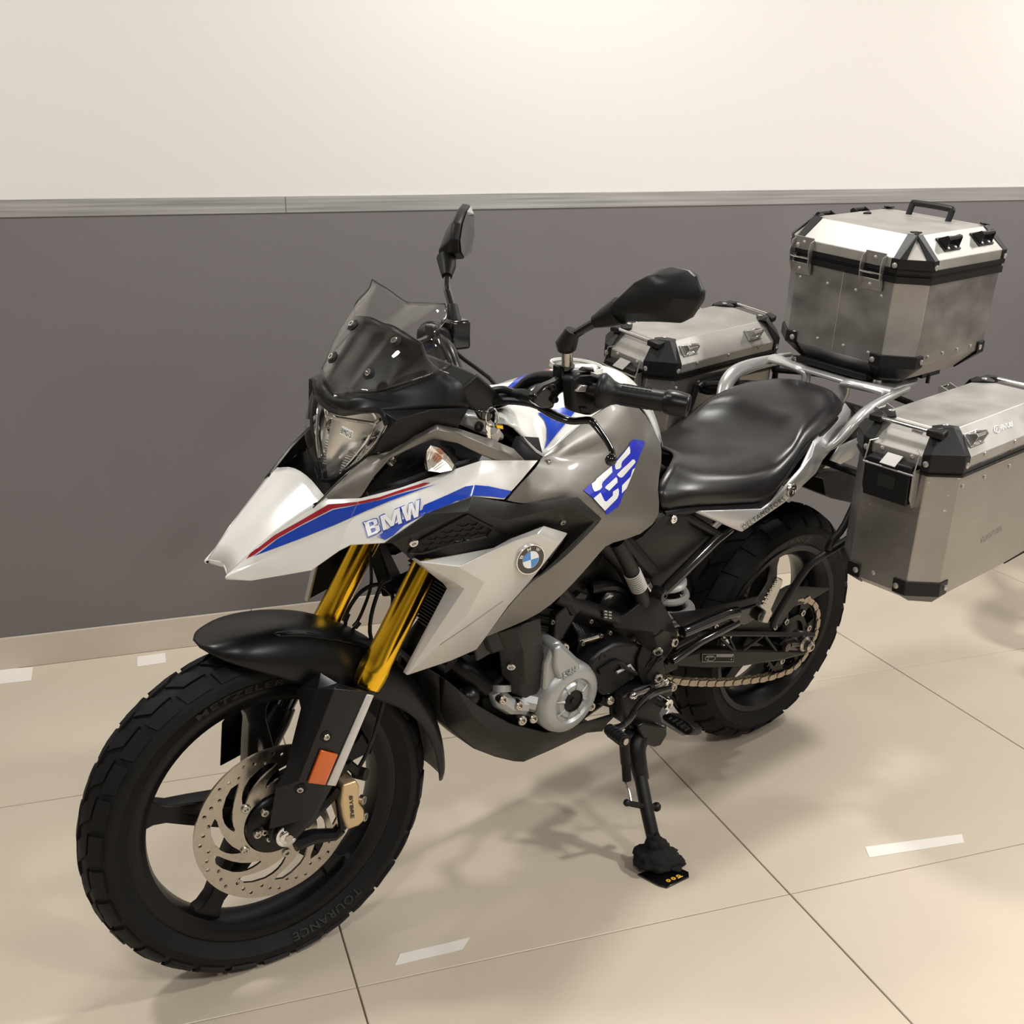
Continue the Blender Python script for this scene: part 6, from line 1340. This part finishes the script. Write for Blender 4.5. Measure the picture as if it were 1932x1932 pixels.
# ---- panniers
PN = dict(xf=.168, xr=-.323, yi=.276, yo=.522, c=.048, zb=.912, zT=.999, zq=.678, z0=.598)
def pannier(s, label):
    ycen = (PN['yi'] + PN['yo']) / 2; xcen = (PN['xf'] + PN['xr']) / 2
    RL = Matrix.Translation((0, .35 * s, .8)) @ Matrix.Rotation(R(2.503 * s), 4, 'X') @ Matrix.Translation((0, -.35 * s, -.8))
    M = ROOT @ LNM(.856) @ Matrix.Translation((0, 0, .8)) @ Matrix.Rotation(R(3.465), 4, 'Y') @ Matrix.Translation((0, 0, -.8)) @ RL @ Matrix.Translation((xcen, ycen * s, PN['z0']))
    T_ = thing('pannier', label, 'luggage case', M, None)
    a = (PN['xf'] - PN['xr']) / 2; b = (PN['yo'] - PN['yi']) / 2; c = PN['c']
    z = lambda k: PN[k] - PN['z0']; tp = .016; zb = z('zb'); zT = z('zT'); zl = .352; zt = zb + .016
    def rg(x0, x1, y0, y1, c_, zz_): return ring8(x0, x1, y0, y1, c_, zz_)
    mb = MB()
    # bottom is tapered: narrower front-to-back, sloping underside
    rings(mb, [rg(-a + .06, a - .065, -b + .006, b - .050, c * .8, .0), rg(-a + .01, a + tp - .002, -b + .004, b - .004, c, z('zq') - .030), rg(-a + .003, a - .003, -b + .003, b - .003, c, zb + .003)], bottom=True)
    flipy(mb, s).out('case_body', SCR, T_, smooth=20, bev=.002)
    mb = MB(); rings(mb, [rg(-a, a, -b, b, c, zb), rg(-a - .003, a + .003, -b - .003, b + .003, c, zb + .001), rg(-a - .003, a + .003, -b - .003, b + .003, c, zb + .0055), rg(-a, a, -b, b, c, zb + .007), rg(-a, a, -b, b, c, zb + .0085), rg(-a - .002, a + .002, -b - .002, b + .002, c, zb + .010), rg(-a - .002, a + .002, -b - .002, b + .002, c, zb + .017), rg(-a, a, -b, b, c, zb + .018)])
    flipy(mb, s).out('rubber_seal_band', BLK, T_, smooth=20)
    mb = MB(); rings(mb, [rg(-a, a, -b, b, c, zt), rg(-a, a, -b, b, c, zl), rg(-a + .048, a - .048, -b + .044, b - .044, .012, zT)], top=True)
    LD = flipy(mb, s).out('lid', ALP, T_, smooth=20, bev=.0015)
    for sx in (1, -1):
        for sy in (1, -1):
            def P_(x, y, z_): return Vector((sx * x, s * sy * y, z_))
            # moulded lid corner cap
            q = .020; A_ = a + .004; B_ = b + .004; zc = zb + .014
            V_ = [P_(A_, B_ - c - q, zc), P_(A_, B_ - c, zc), P_(A_ - c, B_, zc), P_(A_ - c - q, B_, zc),
                  P_(A_, B_ - c - q, zl + .004), P_(A_, B_ - c, zl + .010), P_(A_ - c, B_, zl + .010), P_(A_ - c - q, B_, zl + .004),
                  P_(a - .030, b - .034 - c * .75, zT + .002), P_(a - .040, b - .038 - .014, zT + .008), P_(a - .040 - .014, b - .038, zT + .008), P_(a - .034 - c * .75, b - .030, zT + .002),
                  P_(a - .068, b - .066, zT + .006), P_(a - .048, b - .044 - c * .8, zT + .003), P_(a - .048 - c * .8, b - .044, zT + .003)]
            mb = MB(); mb.add(V_, [(0, 1, 5, 4), (1, 2, 6, 5), (2, 3, 7, 6), (4, 5, 9, 8), (5, 6, 10, 9), (6, 7, 11, 10), (8, 9, 12, 13), (9, 10, 12), (10, 11, 14, 12)])
            o = mb.out('lid_corner_cap', BLK, T_, solid=.004, smooth=0, bev=.003, out=(sx * 3, s * sy * 3, 3))
            m2 = MB(); rivets(m2, [P_(A_ + .001, B_ - c - q * .45, zc + .012)], (sx, 0, 0), .0065); rivets(m2, [P_(A_ - c - q * .45, B_ + .001, zc + .012)], (0, sy * s, 0), .0065); rivets(m2, [P_(a - .060, b - .060, zT + .007)], (0, 0, 1), .0065); each(m2, 'cap_screw', PEG, o)
            # lower corner bracket
            X = a + tp - .002 if sx > 0 else a - .010
            mb = MB(); sc2 = low_bracket(mb, X, b - .004, c, .030, z('zq') + .0, z('zq') - .032, 0, .03, sx, sy)
            if s < 0: mb.v = [Vector((p.x, -p.y, p.z)) for p in mb.v]; sc2 = [Vector((p.x, -p.y, p.z)) for p in sc2]
            for p in mb.v[8:10]: p.x = sx * (a - (.062 if sx > 0 else .058)); 
            mb.v[8].y = s * sy * (b - (.052 if sy > 0 else .010) - c * .7); mb.v[9].y = s * sy * (b - (.048 if sy > 0 else .004)); mb.v[9].x -= sx * c * .7
            o = mb.out('corner_bracket', BLK, T_, solid=.003, smooth=0, bev=.002, out=(sx * 3, s * sy * 3, .2))
            m2 = MB(); rivets(m2, [sc2[0] + Vector((.001 * sx, -.006 * sy * s, .0))], (sx, 0, 0), .0065); rivets(m2, [sc2[1] + Vector((-.006 * sx, .001 * sy * s, 0))], (0, sy * s, 0), .0065); each(m2, 'bracket_screw', PEG, o)
        # carrying rod between the caps, at each end
        mb = MB(); xx = sx * (a - .016); mb.tube([(xx, -s * (b - .062), zT + .001), (xx, s * (b - .062), zT + .001)], .0048, 12)
        for e in (-1, 1): mb.tube([(xx, e * (b - .080), zT + .001), (xx + -sx * .004, e * (b - .045), zT - .002)], .0078, 8) if 0 else None
        mb.out('carry_rod', CHR, T_)
        for e in (-1, 1): MB().prism([(xx + .009, e * (b - .070), zT + .007), (xx - .009, e * (b - .070), zT + .007), (xx - .014 - sx * .012, e * (b - .040), zT + .006), (xx + .012 - sx * .012, e * (b - .036), zT + .003)], (0, 0, -.015)).out('rod_socket', BLK, T_, bev=.003)
    # front latch: black block, wire frame, steel tab, side straps
    xb = a + .001; LT = MB().prism([(xb, -.052, zb + .020), (xb, .052, zb + .020), (xb + .002, .052, zb - .065), (xb + .002, -.052, zb - .065)], (.024, 0, -.003)).out('latch_block', BLK, T_, bev=.003)
    MB().prism([(xb + .025, -.020, zb - .012), (xb + .025, .020, zb - .012), (xb + .0255, .020, zb - .040), (xb + .0255, -.020, zb - .040)], (.0008, 0, 0)).out('latch_recess_shade', HOLE, LT)  # thin black plate as the shade of a recess in the block
    MB().prism([(xb + .003, -.018, zb + .026), (xb + .003, .018, zb + .026), (xb + .030, .018, zb + .010), (xb + .030, -.018, zb + .010)], (.001, 0, .002)).out('latch_tab', mat('brushed_steel_tab', (.33, .32, .31), .55, .6), LT)
    mb = MB(); mb.tube([(xb + .024, -.060, zb + .002), (xb + .024, .060, zb + .002)], .0024, 8)
    for e in (-1, 1): mb.tube([(xb + .024, e * .058, zb + .002), (xb + .012, e * .058, zb + .045), (xb + .002, e * .045, zb + .050)], .0016, 6); mb.prism([(xb, e * .056, zb + .01), (xb + .025, e * .056, zb + .01), (xb + .025, e * .056, zb - .05), (xb + .012, e * .056, zb - .072), (xb, e * .056, zb - .072)], (0, .0016 * e, 0))
    mb.out('latch_wire', PSTL, LT)
    mb = MB(); rivets(mb, [(a + .001, y, zb + .031) for y in (-.035, .035)], (1, 0, 0), .0052)
    for e in (-1, 1):
        rivets(mb, [(x, e * (b + .001), zb + .034) for x in (.12, .0, -.12)], (0, e, 0)); rivets(mb, [(x, e * (b - .002), zb - .022) for x in (.185, .10, 0, -.1)], (0, e, 0))
    rivets(mb, [(a + tp - .004, -.01 * s, z('zq') - .010)], (1, 0, 0), .0055); each(mb, 'rivet', PEG, T_)
    for e in (-1, 1):
        for x in (.135, -.115): loop(T_, Vector((x, e * (b - .022), (zl + zT) / 2 + .001)), Vector((0, e * (zT - zl), .044)), Vector((1, 0, 0)), .026, .021, m=PSTL)
    return T_, LD
PL, PLD = pannier(1, 'aluminium side case nearest the viewer, low at the right frame edge, scratched on its sides')
PR, PRD = pannier(-1, 'aluminium side case on the far side of the motorcycle, behind the black mirror')
mb = MB(); mb.tube([(.09, .123, .27), (.06, .135, .262), (-.02, .135, .26), (-.05, .123, .27)], .009, 8, 3); mb.out('strap_handle', BLK, PR)
bod = [o for o in PL.children if o.name.startswith('case_body')][0]
v, f = text2d('VENTURE', .03)
a_ = Vector(onto(PLD, 10, 1400, 492, .001)[0]); 
textdecal('lid_lettering', 'VENTURE', PLD, 10, [(1400, 486), (1502, 450), (1496, 410), (1394, 444)], WDEC, PL, bold=.03, off=.002)
rr_ = [(1372 + 24 * math.cos(k * .5236), 474 + 28 * math.sin(k * .5236)) for k in range(12)]
P_ = [onto(PLD, 10, x, y, .002)[0] for x, y in rr_]; MB().tube(P_ + [P_[0]], .0009, 4).out('lid_emblem', WDEC, PL)
MB().tube([onto(PLD, 10, 1362, 490, .002)[0], onto(PLD, 10, 1372, 458, .002)[0], onto(PLD, 10, 1384, 482, .002)[0]], .0009, 4).out('lid_emblem', WDEC, PL)
decal('paper_label', PLD, 10, [(700, 440), (788, 465), (772, 500), (684, 472)], PAPER, PL, .004, 12)
textdecal('label_writing', 'Dn8.11', PLD, 10, [(696, 470), (768, 492), (776, 474), (704, 452)], INK, PL, off=.0052, step=12)
textdecal('pressed_lettering', 'ADVENTURE', bod, 10, [(1250, 1400), (1425, 1290), (1412, 1255), (1242, 1360)], ALS, PL, bold=.0, off=.0008, sp=1.1)

# ================================================================== STAND PAD AND CLOTH
SP0 = ROOT @ B(5, 1402, 1640, .299)
PADC = [fpt(1203, 1652), fpt(1262, 1632), fpt(1299, 1648), fpt(1300, 1657), fpt(1258, 1677), fpt(1243, 1673)]
pad = MB().prism([Vector((p.x, p.y, .0005)) for p in PADC], (0, 0, .004)).out('stand_pad', GBLK, None, bev=.001)
tagthing(pad, 'flat black plastic pad with yellow marks on the tiles under the side stand foot', 'pad')
mb = MB()
for u, v_ in ((1261, 1661.5), (1270.5, 1657.5), (1280, 1653)):
    p = fpt(u, v_, .005); mb.lathe(p, (0, 0, 1), [(0, .0018), (.0003, .0018), (.0003, .0052), (0, .0052)], 14)
p0, p1 = fpt(1279, 1657, .0052), fpt(1288, 1653, .0052); mb.tube([p0, p1], .0012, 4)
mb.out('yellow_marks', YEL, pad, smooth=0)
cb_ = bpy.data.meshes.new('cloth'); bm = bmesh.new()
def lump(cen, rx, ry, rz, seed, rough=.22):
    random.seed(seed); r = bmesh.ops.create_icosphere(bm, subdivisions=4, radius=1)
    from mathutils import noise
    for v in r['verts']:
        n = noise.noise(v.co * 2.2 + Vector((seed, 0, 0))) * rough + noise.noise(v.co * 6 + Vector((0, seed, 0))) * rough * .5 + noise.noise(v.co * 15) * .05
        d = v.co * (1 + n); v.co = Vector(cen) + Vector((d.x * rx, d.y * ry, d.z * rz))
        v.co.z = max(v.co.z, .0048)
f0 = fpt(1232, 1640, .0)
lump((SP0.x + .000, SP0.y - .004, .026), .048, .044, .027, 3)
lump((SP0.x + .002, SP0.y - .000, .052), .021, .021, .026, 8, .35)
lump((SP0.x + .030, SP0.y - .016, .016), .030, .028, .015, 5, .3)
bm.to_mesh(cb_); bm.free(); cb_.materials.append(CLOTH); cb_.polygons.foreach_set('use_smooth', [True] * len(cb_.polygons))
co = bpy.data.objects.new('cloth_wrap', cb_); col.objects.link(co)
tagthing(co, 'crumpled black fleecy cloth wrapped round the foot of the side stand', 'cloth')

# ================================================================== NEIGHBOUR, cut off by the frame edge
NM = Matrix.Translation(ROOT.to_translation()) 
g_ = fpt(2092, 1205); NB = Matrix.Translation((g_.x, g_.y, 0)) @ Matrix.Rotation(R(202), 4, 'Z') @ Matrix.Rotation(R(-7), 4, 'X')
NBO = thing('motorcycle', 'black motorcycle of which only slivers show at the right frame edge', 'motorcycle', NB)
NC = Vector((0, 0, .31))
mb = MB(); mb.lathe(NC, (0, 1, 0), tyre_section(.31, .06, R(66), (.04, .235, .058, .262)), 64); mb.out('tyre', RUB, NBO)
mb = MB(); mb.lathe(NC, (0, 1, 0), [(.04, .238), (.035, .22), (.02, .205), (-.02, .205), (-.035, .22), (-.04, .238), (-.03, .23), (.03, .23), (.04, .238)], 64)
for k in range(6): a_ = R(60 * k); mb.tube([NC, NC + Vector((math.cos(a_), 0, math.sin(a_))) * .21], .014, 8)
mb.out('wheel_rim', RIM, NBO)
mb = MB()
for s in (1, -1): mb.tube([(0, .10 * s, .31), (-.32, .10 * s, .92)], .026, 14)
mb.out('fork', DARK, NBO)
mb = MB(); mb.tube([(-.33, -.38, 1.03), (-.30, -.2, 1.04), (-.30, 0, 1.0), (-.30, .2, 1.04), (-.33, .38, 1.03)], .013, 10, 4)
for s in (1, -1): mb.tube([(-.31, .25 * s, 1.035), (-.34, .39 * s, 1.03)], .018, 12)
mb.out('handlebar', HOSE, NBO)
MB().prism([(-.2, .10, .95), (-.35, .13, 1.0), (-.8, .13, .98), (-1.1, .10, .82), (-1.0, .09, .60), (-.6, .12, .55), (-.3, .10, .75)], (0, -.22, 0)).out('bodywork', GBLK, NBO, bev=.02)
mb = MB(); mb.prism([(-.45, .12, .52), (-.95, .12, .50), (-.95, .12, .25), (-.45, .12, .25)], (0, -.24, 0)); mb.out('engine', DARK, NBO, bev=.02)
mb = MB(); mb.prism([(-1.0, .12, .86), (-1.1, .13, .84), (-1.7, .10, .90), (-1.7, .08, .82), (-1.1, .12, .76)], (0, -.22, 0)); mb.out('seat', LEA, NBO, bev=.02)
mb = MB(); mb.lathe((-1.42, 0, .31), (0, 1, 0), tyre_section(.31, .072, R(66), (.055, .22, .07, .25)), 64); mb.out('tyre', RUB, NBO)
